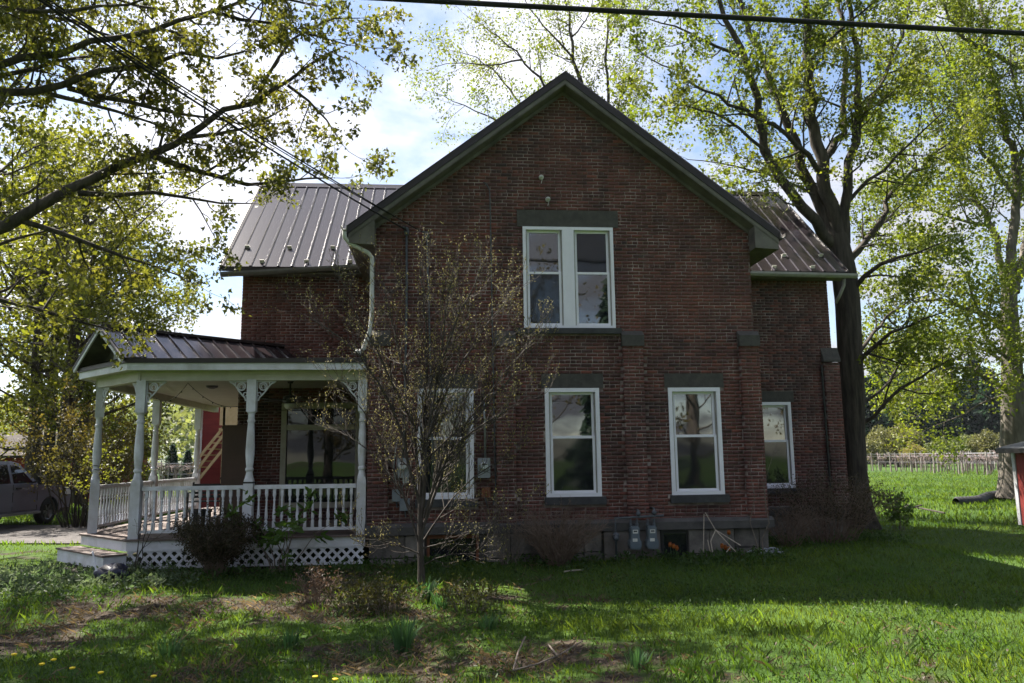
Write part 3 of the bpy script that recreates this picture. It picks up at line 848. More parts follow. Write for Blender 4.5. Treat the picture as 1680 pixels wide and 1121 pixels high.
# lattice under the front and along the chamfer
def lattice(p, q, z0, z1):
    p, q = Vector((*p, 0)), Vector((*q, 0)); L = (q-p).length; d = (q-p)/L; nrm = Vector((d.y, -d.x, 0))
    la = node('lattice', porch)
    h = z1-z0; st = .165; w = .046
    def slat(u0, za, u1, zb, o):
        if u1 < u0: u0, u1, za, zb = u1, u0, zb, za
        if u1 <= 0 or u0 >= L: return
        if u0 < 0: t = (0-u0)/(u1-u0); za += (zb-za)*t; u0 = 0
        if u1 > L: t = (L-u0)/(u1-u0); zb = za+(zb-za)*t; u1 = L
        if u1-u0 < .03: return
        a = p+d*u0+Vector((0, 0, za))+nrm*o; b = p+d*u1+Vector((0, 0, zb))+nrm*o
        MB().bar(a, b, .007, w, up=nrm.cross((b-a).normalized())).build('slat', M['white'], la)
    k = -2
    while k*st < L+h:
        slat(k*st, z0, k*st+h, z1, 0.0); slat(k*st, z1, k*st+h, z0, .008); k += 1
    f = MB()
    for za, zb in ((z0-.045, z0), (z1-.01, z1+.02)):
        c = [p+nrm*-.006, q+nrm*-.006, q+nrm*.016, p+nrm*.016]
        f.add([(*v[:2], za) for v in c]+[(*v[:2], zb) for v in c], [(0,3,2,1),(4,5,6,7),(0,1,5,4),(1,2,6,5),(2,3,7,6),(3,0,4,7)])
    f.build('frame', M['white'], la)
lattice((-5.44, -.09), (PX_R-.03, -.09), .20, .45)
# steps down from the chamfered corner
nv = Vector((-.729, -.684, 0)); tv = Vector((.684, -.729, 0)); c0 = Vector((-6.86, 1.36, 0)); c1 = Vector((-5.47, -.12, 0))
def step(d, z1, z0, ea=.0):
    a, b = c0-tv*ea+nv*.002, c1+tv*ea+nv*.002
    s = node('step', porch)
    MB().add([(*(a)[:2], z0), (*(b)[:2], z0), (*(b+nv*d)[:2], z0), (*(a+nv*d)[:2], z0), (*(a)[:2], z1-.03), (*(b)[:2], z1-.03), (*(b+nv*d)[:2], z1-.03), (*(a+nv*d)[:2], z1-.03)],
             [(0,1,2,3),(4,7,6,5),(0,4,5,1),(1,5,6,2),(2,6,7,3),(3,7,4,0)]).build('riser', M['white'], s)
    d += .03; a, b = a-tv*.02, b+tv*.02
    MB().add([(*(a)[:2], z1-.028), (*(b)[:2], z1-.028), (*(b+nv*d)[:2], z1-.028), (*(a+nv*d)[:2], z1-.028), (*(a)[:2], z1), (*(b)[:2], z1), (*(b+nv*d)[:2], z1), (*(a+nv*d)[:2], z1)],
             [(0,1,2,3),(4,7,6,5),(0,4,5,1),(1,5,6,2),(2,6,7,3),(3,7,4,0)]).build('tread', M['deck'], s)
step(.38, .43, .19, .05)
step(.56, .15, -.1, -.35)
# posts
s_ = .083
def post_mesh():
    m = MB()
    m.bbox(-s_, s_, -s_, s_, FZ, 1.60, .008)
    m.add([(-s_, -s_, 1.60), (s_, -s_, 1.60), (s_, s_, 1.60), (-s_, s_, 1.60), (-.07, -.07, 1.68), (.07, -.07, 1.68), (.07, .07, 1.68), (-.07, .07, 1.68)], [(0,1,5,4),(1,2,6,5),(2,3,7,6),(3,0,4,7),(4,5,6,7)])
    m.lathe([(.082, 1.62), (.078, 1.68), (.060, 1.76), (.054, 1.80), (.072, 1.83), (.072, 1.86), (.056, 1.88), (.066, 1.96), (.078, 2.10), (.080, 2.2), (.070, 2.45), (.060, 2.62), (.056, 2.68), (.070, 2.70), (.070, 2.73), (.057, 2.75), (.056, 2.84), (.076, 2.87), (.078, 2.90)], n=16)
    m.bbox(-s_*.98, s_*.98, -s_*.98, s_*.98, 2.88, BZ+.02, .008)
    return m.mesh('post', smooth=False)
pme = post_mesh(); pme.materials.append(M['white'])
POSTS = [(-1.445, .02), (-3.45, .02), (-5.40, .04), (-6.69, 1.42), (-6.76, 4.75), (-6.76, 8.0)]
posts = []
for i, (x, y) in enumerate(POSTS):
    o = link('post', pme, None, porch, loc=(x-po[0], y-po[1], -po[2]))
    if i == 3: o.rotation_euler.z = R(22)
    posts.append(o)
MB().box(-3.45-.088, -3.45+.088, .02-.088, .02+.088, 1.595, 1.625).build('strap', M['black'], porch)
MB().tube([(-6.69+.1*math.cos(a), 1.42+.1*math.sin(a), 1.8+.012*math.sin(3*a)+.004*k) for k, a in enumerate(np.linspace(0, 13, 40))], .007, 5).build('tie_wire', M['black'], porch)
# railings with turned balusters
def bal_mesh():
    m = MB(); h0, h1 = .80, 1.49; b = .026
    m.box(-b, b, -b, b, h0, .93); m.box(-b, b, -b, b, 1.37, h1)
    m.lathe([(.026, .92), (.018, .945), (.026, .96), (.030, .99), (.026, 1.05), (.017, 1.20), (.015, 1.27), (.022, 1.29), (.022, 1.305), (.016, 1.32), (.024, 1.36), (.026, 1.38)], n=8)
    return m.mesh('baluster')
bme = bal_mesh(); bme.materials.append(M['white'])
def railing(p, q, n, lead=.10):
    p, q = Vector((*p, 0)), Vector((*q, 0)); d = (q-p).normalized(); p = p+d*lead; q = q-d*lead; L = (q-p).length
    r = node('railing', porch)
    m = MB(); m.bar((*p[:2], 1.515), (*q[:2], 1.515), .085, .05); m.bar((*p[:2], 1.552), (*q[:2], 1.552), .055, .022)
    m.build('top_rail', M['white'], r)
    MB().bar((*p[:2], .775), (*q[:2], .775), .065, .05).build('bottom_rail', M['white'], r)
    for k in range(n):
        c = p+d*L*(k+.6)/(n+.2)
        o = link('baluster', bme, None, r, loc=(c.x-po[0], c.y-po[1], -po[2]), rot=(0, 0, math.atan2(d.y, d.x)))
railing(POSTS[1], POSTS[0], 13); railing(POSTS[2], POSTS[1], 13); railing(POSTS[3], POSTS[4], 21); railing(POSTS[4], POSTS[5], 20)
# scrolled brackets at the post heads
def bracket(x, y, ang):
    m = MB(); r = .013
    def arc(cx, cz, rad, a0, a1, n=14): return [(cx+rad*math.cos(R(a0+(a1-a0)*i/n)), 0, cz+rad*math.sin(R(a0+(a1-a0)*i/n))) for i in range(n+1)]
    m.tube(arc(.115, -.105, .068, 0, 360, 18), r, 6)
    m.tube(arc(.115, -.105, .036, -60, 250, 12), r*.8, 6)
    m.tube([(.03, 0, -.37), (.05, 0, -.31), (.10, 0, -.26), (.16, 0, -.19), (.205, 0, -.12), (.25, 0, -.06), (.32, 0, -.03)], r*1.1, 6)
    m.tube(arc(.045, -.245, .032, -30, 270, 10), r*.8, 6); m.tube(arc(.25, -.045, .030, 30, 300, 10), r*.8, 6)
    m.tube([(.0, 0, -.015), (.34, 0, -.015)], r, 6); m.tube([(.006, 0, -.39), (.006, 0, 0)], r*.8, 6)
    me = m.mesh('bracket'); me.materials.append(M['white'])
    link('bracket', me, None, porch, loc=(x+.08*math.cos(ang)-po[0], y+.08*math.sin(ang)-po[1], BZ-po[2]), rot=(0, 0, ang))
bracket(*POSTS[0], math.pi); bracket(*POSTS[1], 0); bracket(*POSTS[1], math.pi); bracket(*POSTS[2], 0)
ca = math.atan2(1.42-.04, -6.69+5.40)
bracket(*POSTS[2], ca); bracket(*POSTS[3], ca+math.pi)
# beams, ceiling, fascia
bm = MB()
for p, q in ((POSTS[0], POSTS[2]), (POSTS[2], POSTS[3]), (POSTS[3], (-6.76, 9.6))):
    d = (Vector((*q, 0))-Vector((*p, 0))).normalized()*.06
    bm.bar((p[0]-d.x, p[1]-d.y, BZ+.095), (q[0]+d.x, q[1]+d.y, BZ+.095), .16, .19)
bm.build('beam', M['beam'], porch)
MB().prism(offset_poly(.16), BZ+.19, BZ+.215, 'z').build('soffit', M['beam'], porch)
MB().prism([(PX_R, .1), (-5.35, .1), (-6.62, 1.46), (-6.66, 9.6), (WL-.01, 9.6), (WL-.01, WY-.01), (PX_R, WY-.01)], BZ+.15, BZ+.18, 'z').build('ceiling', M['ceil'], porch)
oo, ii_ = offset_poly(.20), offset_poly(.17)
fa = MB()
for k in range(3):
    (ax, ay), (bx, by), (cx, cy), (dx, dy) = oo[k], oo[k+1], ii_[k+1], ii_[k]
    z0, z1 = BZ+.165, BZ+.29
    fa.add([(ax,ay,z0),(bx,by,z0),(cx,cy,z0),(dx,dy,z0),(ax,ay,z1),(bx,by,z1),(cx,cy,z1),(dx,dy,z1)], [(0,3,2,1),(4,5,6,7),(0,1,5,4),(1,2,6,5),(2,3,7,6),(3,0,4,7)])
fa.build('fascia', M['white'], porch)
MB().prism(offset_poly(.23), BZ+.29, BZ+.375, 'z').build('roof_edge', M['roofedge'], porch)
# low roof: rises gently to the wall
lo = offset_poly(.22)
lr = MB(); z0, z1 = BZ+.376, BZ+.52
lr.add([(lo[0][0], lo[0][1], z0), (lo[1][0], lo[1][1], z0), (lo[2][0], lo[2][1], z0), (lo[3][0], lo[3][1], z0), (WL-.01, 9.6, z1), (WL-.01, WY-.01, z1), (PX_R, WY-.01, z1)],
       [(0, 6, 5, 1), (1, 5, 2), (2, 5, 4, 3)])
lr.build('low_roof', M['roof'], porch)
# gabled roof over the corner, its ridge running back at right angles to the chamfer
ax_in = Vector((.729, .684, 0)); sd = Vector((.684, -.729, 0))
e0 = Vector((-7.14, 1.28, 0)); e1 = Vector((-5.62, -.34, 0)); mid = (e0+e1)/2
hw = (e1-e0).length/2; zA, zB = 4.53, BZ+.385
gslope = math.hypot(hw, zA-zB)
LEN = 3.9
def roofpt(side, t, u, lift=0.0):      # side +-1, t along ridge, u 0 at eave 1 at ridge
    p = mid+ax_in*t+sd*(side*hw*(1-u)); nrm = (sd*side*(zA-zB)+Vector((0, 0, hw))).normalized()
    return Vector((p.x, p.y, zB+(zA-zB)*u))+nrm*lift
pwid = .305
k = 0
while k*pwid < LEN:
    t0, t1 = k*pwid, min((k+1)*pwid, LEN)
    for side in (1, -1):
        m = MB(); prof = [(t0, 0), (t0+.012, .03), (t0+.034, .03), (t0+.046, 0), (t1+.004, 0)]
        va = [roofpt(side, t, -.04, h) for t, h in prof]; vb = [roofpt(side, t, 1, h) for t, h in prof]; n = len(prof)
        m.add(va+vb, [(i, i+1, i+1+n, i+n) if side > 0 else (i+n, i+1+n, i+1, i) for i in range(n-1)])
        m.build('roof_panel', M['roof'], porch)
    k += 1
rd = MB()
a = [roofpt(1, .0, 0, -.008), roofpt(1, 0, 1, -.008), roofpt(-1, 0, 0, -.008), roofpt(1, .0, 0, -.05), roofpt(1, 0, 1, -.075), roofpt(-1, 0, 0, -.05)]
b = [v+ax_in*LEN for v in a]
rd.add(a+b, [(0, 1, 7, 6), (1, 2, 8, 7), (3, 9, 10, 4), (4, 10, 11, 5), (0, 3, 4, 1), (1, 4, 5, 2), (0, 6, 9, 3), (2, 5, 11, 8)])
rd.build('roof_deck', M['soffit'], porch)
MB().bar(Vector((*mid[:2], zA+.012))-ax_in*.02, Vector((*mid[:2], zA+.012))+ax_in*LEN, .16, .05).build('ridge_cap', M['roofedge'], porch)
for side in (1, -1):
    p0 = roofpt(side, -.02, -.03, -.05); p1 = roofpt(side, -.02, 1.0, -.05)
    MB().bar(p0, p1, .03, .075, up=(0, 0, 1)).build('rake_board', M['white'], porch)
    p0 = roofpt(side, -.025, -.03, .002); p1 = roofpt(side, -.025, 1.0, .002)
    MB().bar(p0, p1, .035, .05, up=(0, 0, 1)).build('rake_trim', M['roofedge'], porch)
# recessed pediment face with its small triangular opening
def pedpt(u, z): p = mid+ax_in*.42+sd*u; return Vector((p.x, p.y, z))
zb, za = zB+.02, zA-.09; hh = hw*.97
outer = [(-hh, zb), (hh, zb), (0, za)]; inner = [(-.30, zb+.12), (.36, zb+.12), (.06, zb+.42)]
pd = MB()
pd.add([pedpt(*q) for q in outer+inner], [(0, 1, 4, 3), (1, 2, 5, 4), (2, 0, 3, 5)])
pd.build('pediment', M['soffit'], porch)
tr = MB()
for i in range(3): tr.bar(pedpt(*inner[i])-ax_in*.02, pedpt(*inner[(i+1) % 3])-ax_in*.02, .03, .045)
tr.build('pediment_trim', M['white'], porch)
pf = MB(); q = [mid+sd*-hw*1.0-ax_in*.02, mid+sd*hw-ax_in*.02, mid+sd*hw+ax_in*.45, mid-sd*hw+ax_in*.45]
pf.add([(v.x, v.y, zB-.003+.06*(i > 1)) for i, v in enumerate(q)], [(0, 1, 2, 3)])
pf.build('pent_roof', M['roof'], porch)

# ---- things on and under the porch
fan = thing('ceiling_fan', 'dark ceiling fan with a frosted light bowl under porch ceiling', 'fan', (-3.05, 1.5, 3.1))
MB().tube([(-3.05, 1.5, 3.28), (-3.05, 1.5, BZ+.15)], .02, 8).lathe([(.05, 3.54), (.07, 3.59)], (-3.05, 1.5, 0), 12).build('downrod', M['black'], fan)
MB().lathe([(.06, 3.30), (.13, 3.27), (.14, 3.20), (.12, 3.15), (.07, 3.13)], (-3.05, 1.5, 0), 16).build('motor', M['black'], fan)
MB().lathe([(.11, 3.125), (.12, 3.08), (.08, 3.03), (.03, 3.01)], (-3.05, 1.5, 0), 16).build('light_bowl', M['frost'], fan)
for k in range(5):
    a = k*2*math.pi/5+.2; c, s = math.cos(a), math.sin(a)
    MB().bar((-3.05+.14*c, 1.5+.14*s, 3.20), (-3.05+.66*c, 1.5+.66*s, 3.20), .13, .012).build('blade', M['black'], fan)
o = MB().lathe([(.05, BZ+.085), (.11, BZ+.11), (.13, BZ+.149)], (-4.9, 2.6, 0), 14).build('ceiling_light', M['black'])
tag(o, 'small dark round light on the porch ceiling', 'light')
sw = thing('string_lights', 'thin drooping string of lights along the porch ceiling', 'string lights', (-4.6, 1.6, 3.2))
m = MB()
hooks = [(-5.9, 2.9), (-4.7, .6), (-3.5, .35)]
hooks = [(-6.3, 3.2, 3.44), (-4.75, .5, 3.46), (-4.3, 3.2, 3.25), (-2.6, 3.2, 3.40)]
for a, b in zip(hooks[:-1], hooks[1:]):
    pts = [(a[0]+(b[0]-a[0])*t, a[1]+(b[1]-a[1])*t, a[2]+(b[2]-a[2])*t-.22*4*t*(1-t)) for t in np.linspace(0, 1, 14)]
    m.tube(pts, .006, 5)
    for p in pts[1:-1:2]: m.lathe([(.004, -.03), (.012, -.02), (.008, 0)], p, 6)
m.build('wire', M['black'], sw)
bp_ = thing('brown_panel', 'tall brown board standing against the brick corner on porch', 'board', (-4.35, 3.0, FZ))
MB().bbox(-4.78, -4.10, 3.12, 3.20, FZ, 2.78, .01).build('board', M['brownpanel'], bp_)
MB().box(-4.80, -4.08, 3.10, 3.12, 2.70, 2.76).build('batten', M['brownpanel'], bp_)
MB().box(-4.80, -4.08, 3.10, 3.12, 1.6, 1.65).build('batten', M['brownpanel'], bp_)
def bench(x, y, label):
    b = thing('porch_bench', label, 'bench', (x, y, FZ))
    for dx in (-.5, .5):
        for dy in (-.2, .2): MB().box(x+dx-.02, x+dx+.02, y+dy-.02, y+dy+.02, FZ, FZ+(.85 if dy > 0 else .6)).build('leg', M['black'], b)
    for k in range(4): MB().box(x-.55, x+.55, y-.22+k*.12, y-.13+k*.12, FZ+.40, FZ+.425).build('seat_slat', M['black'], b)
    for k in range(4): MB().box(x-.48, x+.48, y+.20, y+.22, FZ+.48+k*.09, FZ+.54+k*.09).build('back_slat', M['black'], b)
    for dx in (-.53, .53): MB().box(x+dx-.025, x+dx+.025, y-.22, y+.2, FZ+.60, FZ+.625).build('armrest', M['black'], b)
bench(-5.35, 4.6, 'black slatted bench at the far corner of the porch')
fire = thing('planter_pot', 'dark planter pot standing on the porch deck behind the railing', 'pot', (-4.95, 2.3, FZ))
MB().lathe([(.12, FZ), (.19, FZ+.05), (.22, FZ+.30), (.24, FZ+.33), (.24, FZ+.36), (.2, FZ+.36), (.18, FZ+.30)], (-4.95, 2.3, 0), 14).build('pot', M['rubber'], fire)
MB().lathe([(.0, FZ+.305), (.19, FZ+.31)], (-4.95, 2.3, 0), 14, cap=False).build('soil', M['ledge'], fire)

# ------------------------------------------------------------------ fittings on the front wall
def conduit(name, label, pts, r, mat, cat='conduit'):
    o = MB().tube(pts, r, 7).build(name, mat, smooth=True); return tag(o, label, cat)
P = lambda x, y, Y=-.04: tuple(at(x, y, Y))
def electric_meter(px, py, label, extra):
    c = at(px, py, -.06); x, z = c[0], c[2]
    e = thing('electric_meter', label, 'electric meter', (x, 0, z), group='electric meters')
    MB().bbox(x-.115, x+.115, -.10, -.004, z-.19, z+.17, .012).build('box', M['meter'], e)
    MB().lathe([(.085, -.102), (.085, -.14), (.075, -.142)], (x, 0, z+.03), 18, 'y').build('ring', M['steel'], e)
    MB().lathe([(.074, -.14), (.074, -.20), (.055, -.225), (.0, -.228)], (x, 0, z+.03), 18, 'y').build('glass_dome', M['meterglass'], e)
    MB().box(x-.045, x+.045, -.232, -.2285, z+.045, z+.07).build('register', M['ink'], e)
    if extra: MB().bbox(x+.0, x+.115, -.13, -.10, z-.28, z-.17, .008).build('cover', M['steel'], e)
electric_meter(661, 767, 'round glass electric meter on grey box, left of the tree-covered window', True)
electric_meter(794, 767, 'round glass electric meter on grey box, right of the tree-covered window', False)
conduit('conduit', 'dark service conduit running up the brick to the left electric meter', [P(661, 752), P(663, 690), P(667, 500), P(667, 385)], .022, M['pipe'])
conduit('conduit', 'dark service conduit dropping down the brick from the right insulator', [P(712, 800), P(708, 700), P(703, 480), P(700, 390)], .018, M['pipe'])
conduit('conduit', 'short grey conduit rising from the right electric meter', [P(796, 752), P(795, 690), P(793, 640)], .02, M['steel'])
conduit('conduit', 'thin grey pipe hooked at its top, left of the upper window', [P(793, 299), P(798, 302), P(803, 312), P(804, 330), P(806, 440), P(809, 600), P(813, 800), P(809, 828), P(800, 832), P(795, 815)], .013, M['pipe'])
conduit('cable_loop', 'loose grey cable looping below the left electric meter', [P(652, 720), P(648, 745), P(646, 770), P(650, 792), P(660, 799), P(664, 790)], .012, M['steel'], 'cable')
for i, (px, py, w, h, mt, lab) in enumerate(((650, 813, .13, .21, 'greybox', 'small blue grey utility box below the left electric meter, upper one'), (664, 828, .17, .21, 'greybox', 'small blue grey utility box below the left electric meter, lower one'), (797, 808, .15, .17, 'rust', 'small rusty orange utility box below the right electric meter'))):
    c = at(px, py, -.05); x, z = c[0], c[2]
    u = thing('utility_box', lab, 'utility box', (x, 0, z))
    MB().bbox(x-w/2, x+w/2, -.085, -.004, z-h/2, z+h/2, .008).build('box', M[mt], u)
    MB().bbox(x-w/2-.006, x+w/2+.006, -.094, -.086, z-h/2-.004, z+h/2+.006, .006).build('lid', M[mt], u)
    MB().tube([(x, -.03, z-h/2), (x+.02, -.03, z-h/2-.12)], .012, 6).build('pipe', M['pipe'], u)
# service insulators and knobs
for px, py, lab in ((667, 378, 'service cable insulator on the brick near the left eave, left one'), (700, 385, 'service cable insulator on the brick near the left eave, right one')):
    c = at(px, py, -.05)
    w = thing('cable_insulator', lab, 'insulator', tuple(c))
    MB().lathe([(.03, -.10), (.05, -.06), (.05, .0), (.035, .05), (.0, .07)], c, 10).build('cap', M['pipe'], w)
    MB().tube([c+np.array([0, .04, 0]), c+np.array([-.04, -.08, .04]), c+np.array([-.1, -.1, .02])], .014, 6).build('hook', M['pipe'], w)
for px, py, Yk, lab in ((888, 291, -.03, 'small pale knob fixed in the brick of the gable'), (899, 327, -.03, 'small pale hook in the brick above the upper window')):
    c = at(px, py, Yk)
    w = thing('wall_knob', lab, 'knob', tuple(c))
    MB().lathe([(.05, .02), (.05, -.01), (.03, -.03), (.025, -.07), (.0, -.08)], c, 10, 'y').build('knob', M['spout'], w)
    MB().tube([c+np.array([0, -.03, 0]), c+np.array([.01, -.035, -.07]), c+np.array([-.01, -.03, -.14])], .006, 5).build('wire', M['spout'], w)

# gas meters
gm = thing('gas_pipe', 'dark iron gas pipework with valves above the gas meters', 'pipe', (3.7, -.2, .8))
g0, g1, g2 = at(1022, 850, -.25), at(1040, 850, -.25), at(1085, 848, -.25)
m = MB(); zt_ = float(g1[2]); xa, xb, xc_ = 3.30, 3.56, 3.86
m.tube([(xa-.12, -.22, .02), (xa-.12, -.22, zt_), (xc_+.22, -.22, zt_+.03)], .024, 8)
m.tube([(xc_+.05, -.22, zt_+.02), (xc_+.05, -.22, zt_+.16), (xc_+.05, -.0, zt_+.16)], .022, 8)
m.tube([(xb+.05, -.22, zt_+.02), (xb+.05, -.22, zt_+.13), (xb+.05, -.0, zt_+.13)], .022, 8)
m.build('pipe', M['pipe'], gm, smooth=True)
for vx, vz in ((xb+.05, zt_+.07), (xc_+.05, zt_+.09)): MB().lathe([(.02, -.04), (.042, -.03), (.046, 0), (.042, .03), (.02, .04)], (vx, -.22, vz), 10).build('valve', M['pipe'], gm, smooth=True)
v = MB().lathe([(.02, -.10), (.06, -.09), (.07, -.04), (.05, -.02), (.02, 0)], (xa-.12, -.22, .62), 12); v.lathe([(.05, -.33), (.05, -.27)], (xa-.14, 0, .52), 10, 'y')
v.build('regulator', M['pipe'], gm, smooth=True)
for x, lab in ((xb-.04, 'blue grey gas meter on the parged foundation, left of the pair'), (xc_-.02, 'blue grey gas meter on the parged foundation, right of the pair')):
    z = zt_-.36
    g = thing('gas_meter', lab, 'gas meter', (x, -.22, z), group='gas meters')
    m = MB(); prof = [(-.085, -.02), (-.11, -.05), (-.115, -.13), (-.095, -.185), (-.06, -.2), (.06, -.2), (.095, -.185), (.115, -.13), (.11, -.05), (.085, -.02), (.078, .06), (.082, .19), (.06, .215), (-.06, .215), (-.082, .19), (-.078, .06)]
    m.prism([(x+u, z+w) for u, w in prof], -.31, -.15, 'y'); m.build('case', M['gasmeter'], g)
    MB().prism([(x+u*.86, z+.0+w*.9) for u, w in prof], -.33, -.312, 'y').build('front_cover', M['gasmeter'], g)
    MB().box(x-.05, x+.045, -.337, -.331, z+.09, z+.155).build('register', M['paper'], g)
    MB().box(x-.035, x+.03, -.340, -.3375, z+.115, z+.14).build('dial', M['ink'], g)
    MB().box(x-.055, x+.03, -.337, -.331, z-.055, z+.0).build('label_plate', M['paper'], g)
    for s in (-1, 1): MB().tube([(x+s*.06, -.22, z+.21), (x+s*.06, -.22, zt_-.02)], .02, 8).lathe([(.03, .2), (.034, .23), (.03, .26)], (x+s*.06, -.22, z), 8).build('union', M['pipe'], g)
for x, lab in ((3.18, 'white capped pipe end below the gas meter valve'), (3.42, 'white pipe cap low on parged foundation below gas meters')):
    o = MB().lathe([(.028, -.18), (.03, -.14), (.0, -.135)][::-1], (x, 0, .17 if x < 3.3 else .24), 10, 'y').build('pipe_cap', M['spout']); tag(o, lab, 'pipe cap')

# ------------------------------------------------------------------ overhead cables
def sag(a, b, s, n=24):
    a, b = np.array(a, float), np.array(b, float)
    return [tuple(a+(b-a)*t-np.array([0, 0, s*4*t*(1-t)])) for t in np.linspace(0, 1, n)]
c1_, c2_ = at(640, -2, -6), at(1680, 55, -6)
dv_ = (c2_-c1_)
o = MB().tube(sag(c1_-dv_*2.2, c2_+dv_*1.6, .0, 8), .033, 8).build('overhead_cable', M['cable'], smooth=True)
tag(o, 'thick black utility cable crossing the sky above the roof', 'cable')
o = MB().tube([tuple(np.array(p)+np.array([0, .05+.02*math.sin(i*1.7), .045])) for i, p in enumerate(sag(c1_-dv_*2.2, c2_+dv_*1.6, .0, 60))], .009, 5).build('messenger_wire', M['cable'], smooth=True)
tag(o, 'thin support wire lashed along the thick utility cable', 'wire')
pole = at(-160, -190, -6)
for (px, py), (qx, qy), r, lab in (((96, 0), (667, 378), .016, 'black service cable from upper left to the left insulator'), ((112, 0), (700, 385), .012, 'black service cable from upper left to the right insulator'), ((104, 0), (640, 352), .009, 'thin service wire from upper left to the gable rake')):
    a = at(px, py, -6.0); b = at(qx, qy, -.12 if qx > 650 else -.42); d = a-b
    o = MB().tube(sag(b+d*1.6, b, .16, 30), r, 6).build('service_cable', M['cable'], smooth=True)
    tag(o, lab, 'cable')

# ------------------------------------------------------------------ trees
def unit(v):
    n = np.linalg.norm(v); return v/n if n > 1e-9 else np.array([0, 0, 1.0])
def tubes(polys):
    """polys: list of (pts, radii, nside) -> verts, quads"""
    VS, FS, base = [], [], 0
    for pts, rad, n in polys:
        pts = np.asarray(pts, float); m = len(pts); rad = np.asarray(rad, float)
        tan = np.empty_like(pts); tan[1:-1] = pts[2:]-pts[:-2]; tan[0] = pts[1]-pts[0]; tan[-1] = pts[-1]-pts[-2]
        tan /= np.linalg.norm(tan, axis=1)[:, None]+1e-9
        ref = np.array([.31, .17, .93]) if abs(tan[0, 2]) < .85 else np.array([.93, .31, .17])
        s = ref-tan*(tan @ ref)[:, None]; s /= np.linalg.norm(s, axis=1)[:, None]+1e-9
        t = np.cross(tan, s)
        th = np.arange(n)*2*np.pi/n
        ring = pts[:, None]+rad[:, None, None]*(s[:, None]*np.cos(th)[None, :, None]+t[:, None]*np.sin(th)[None, :, None])
        VS.append(ring.reshape(-1, 3))
        i = np.arange(m-1)[:, None]*n; k = np.arange(n)[None]; k2 = (k+1) % n
        FS.append(np.stack([i+k, i+k2, i+n+k2, i+n+k], -1).reshape(-1, 4)+base)
        base += m*n
    return np.concatenate(VS), np.concatenate(FS)
KITE = (np.array([(0, 0, 0), (.45, .34, .06), (1, 0, -.06), (.45, -.34, .06)]), np.array([(0, 2, 1), (0, 3, 2)]))
MAPLE = (np.array([(0, 0, 0), (.22, .50, .10), (.48, .20, .02), (.70, .40, .06), (1, 0, -.12), (.70, -.40, .06), (.48, -.20, .02), (.22, -.50, .10)]),
         np.array([(0, 2, 1), (0, 4, 2), (2, 4, 3), (0, 6, 4), (0, 7, 6), (4, 6, 5)]))
LOBE = (np.array([(0, 0, 0), (.25, .50, .08), (.50, .20, .02), (1, 0, -.12), (.50, -.20, .02), (.25, -.50, .08)]), np.array([(0, 2, 1), (0, 3, 2), (0, 4, 3), (0, 5, 4)]))
BLADE = (np.array([(0, .5, 0), (0, -.5, 0), (1, 0, 0)]), np.array([(0, 1, 2)]))
OVAL = (np.array([(0, 0, 0), (.3, .17, .03), (.7, .15, .02), (1, 0, -.06), (.7, -.15, .02), (.3, -.17, .03)]), np.array([(0, 2, 1), (0, 3, 2), (0, 4, 3), (0, 5, 4)]))
BUD = (np.array([(0, 0, 0), (.4, .22, 0), (.4, -.11, .19), (.4, -.11, -.19), (1, 0, 0)]), np.array([(0, 2, 1), (0, 3, 2), (0, 1, 3), (1, 2, 4), (2, 3, 4), (3, 1, 4)]))
def foliage(pos, size, tmpl, bias=(0, 0, -.6), spread=1.0, axes=None, rs=None, vary=.35):
    rs = rs or nrg
    pos = np.asarray(pos); N = len(pos); T, FT = tmpl
    a = rs.normal(size=(N, 3))*spread + np.asarray(bias)
    if axes is not None: a = a*.55+axes
    a /= np.linalg.norm(a, axis=1)[:, None]+1e-9
    b = rs.normal(size=(N, 3)); b -= a*np.sum(a*b, 1)[:, None]; b /= np.linalg.norm(b, axis=1)[:, None]+1e-9
    c = np.cross(a, b)
    s = size*(1+vary*(rs.random(N)*2-1))
    V = pos[:, None]+s[:, None, None]*(T[None, :, 0, None]*a[:, None]+T[None, :, 1, None]*b[:, None]+T[None, :, 2, None]*c[:, None])
    F = FT[None]+(np.arange(N)*len(T))[:, None, None]
    return V.reshape(-1, 3), F.reshape(-1, FT.shape[1])

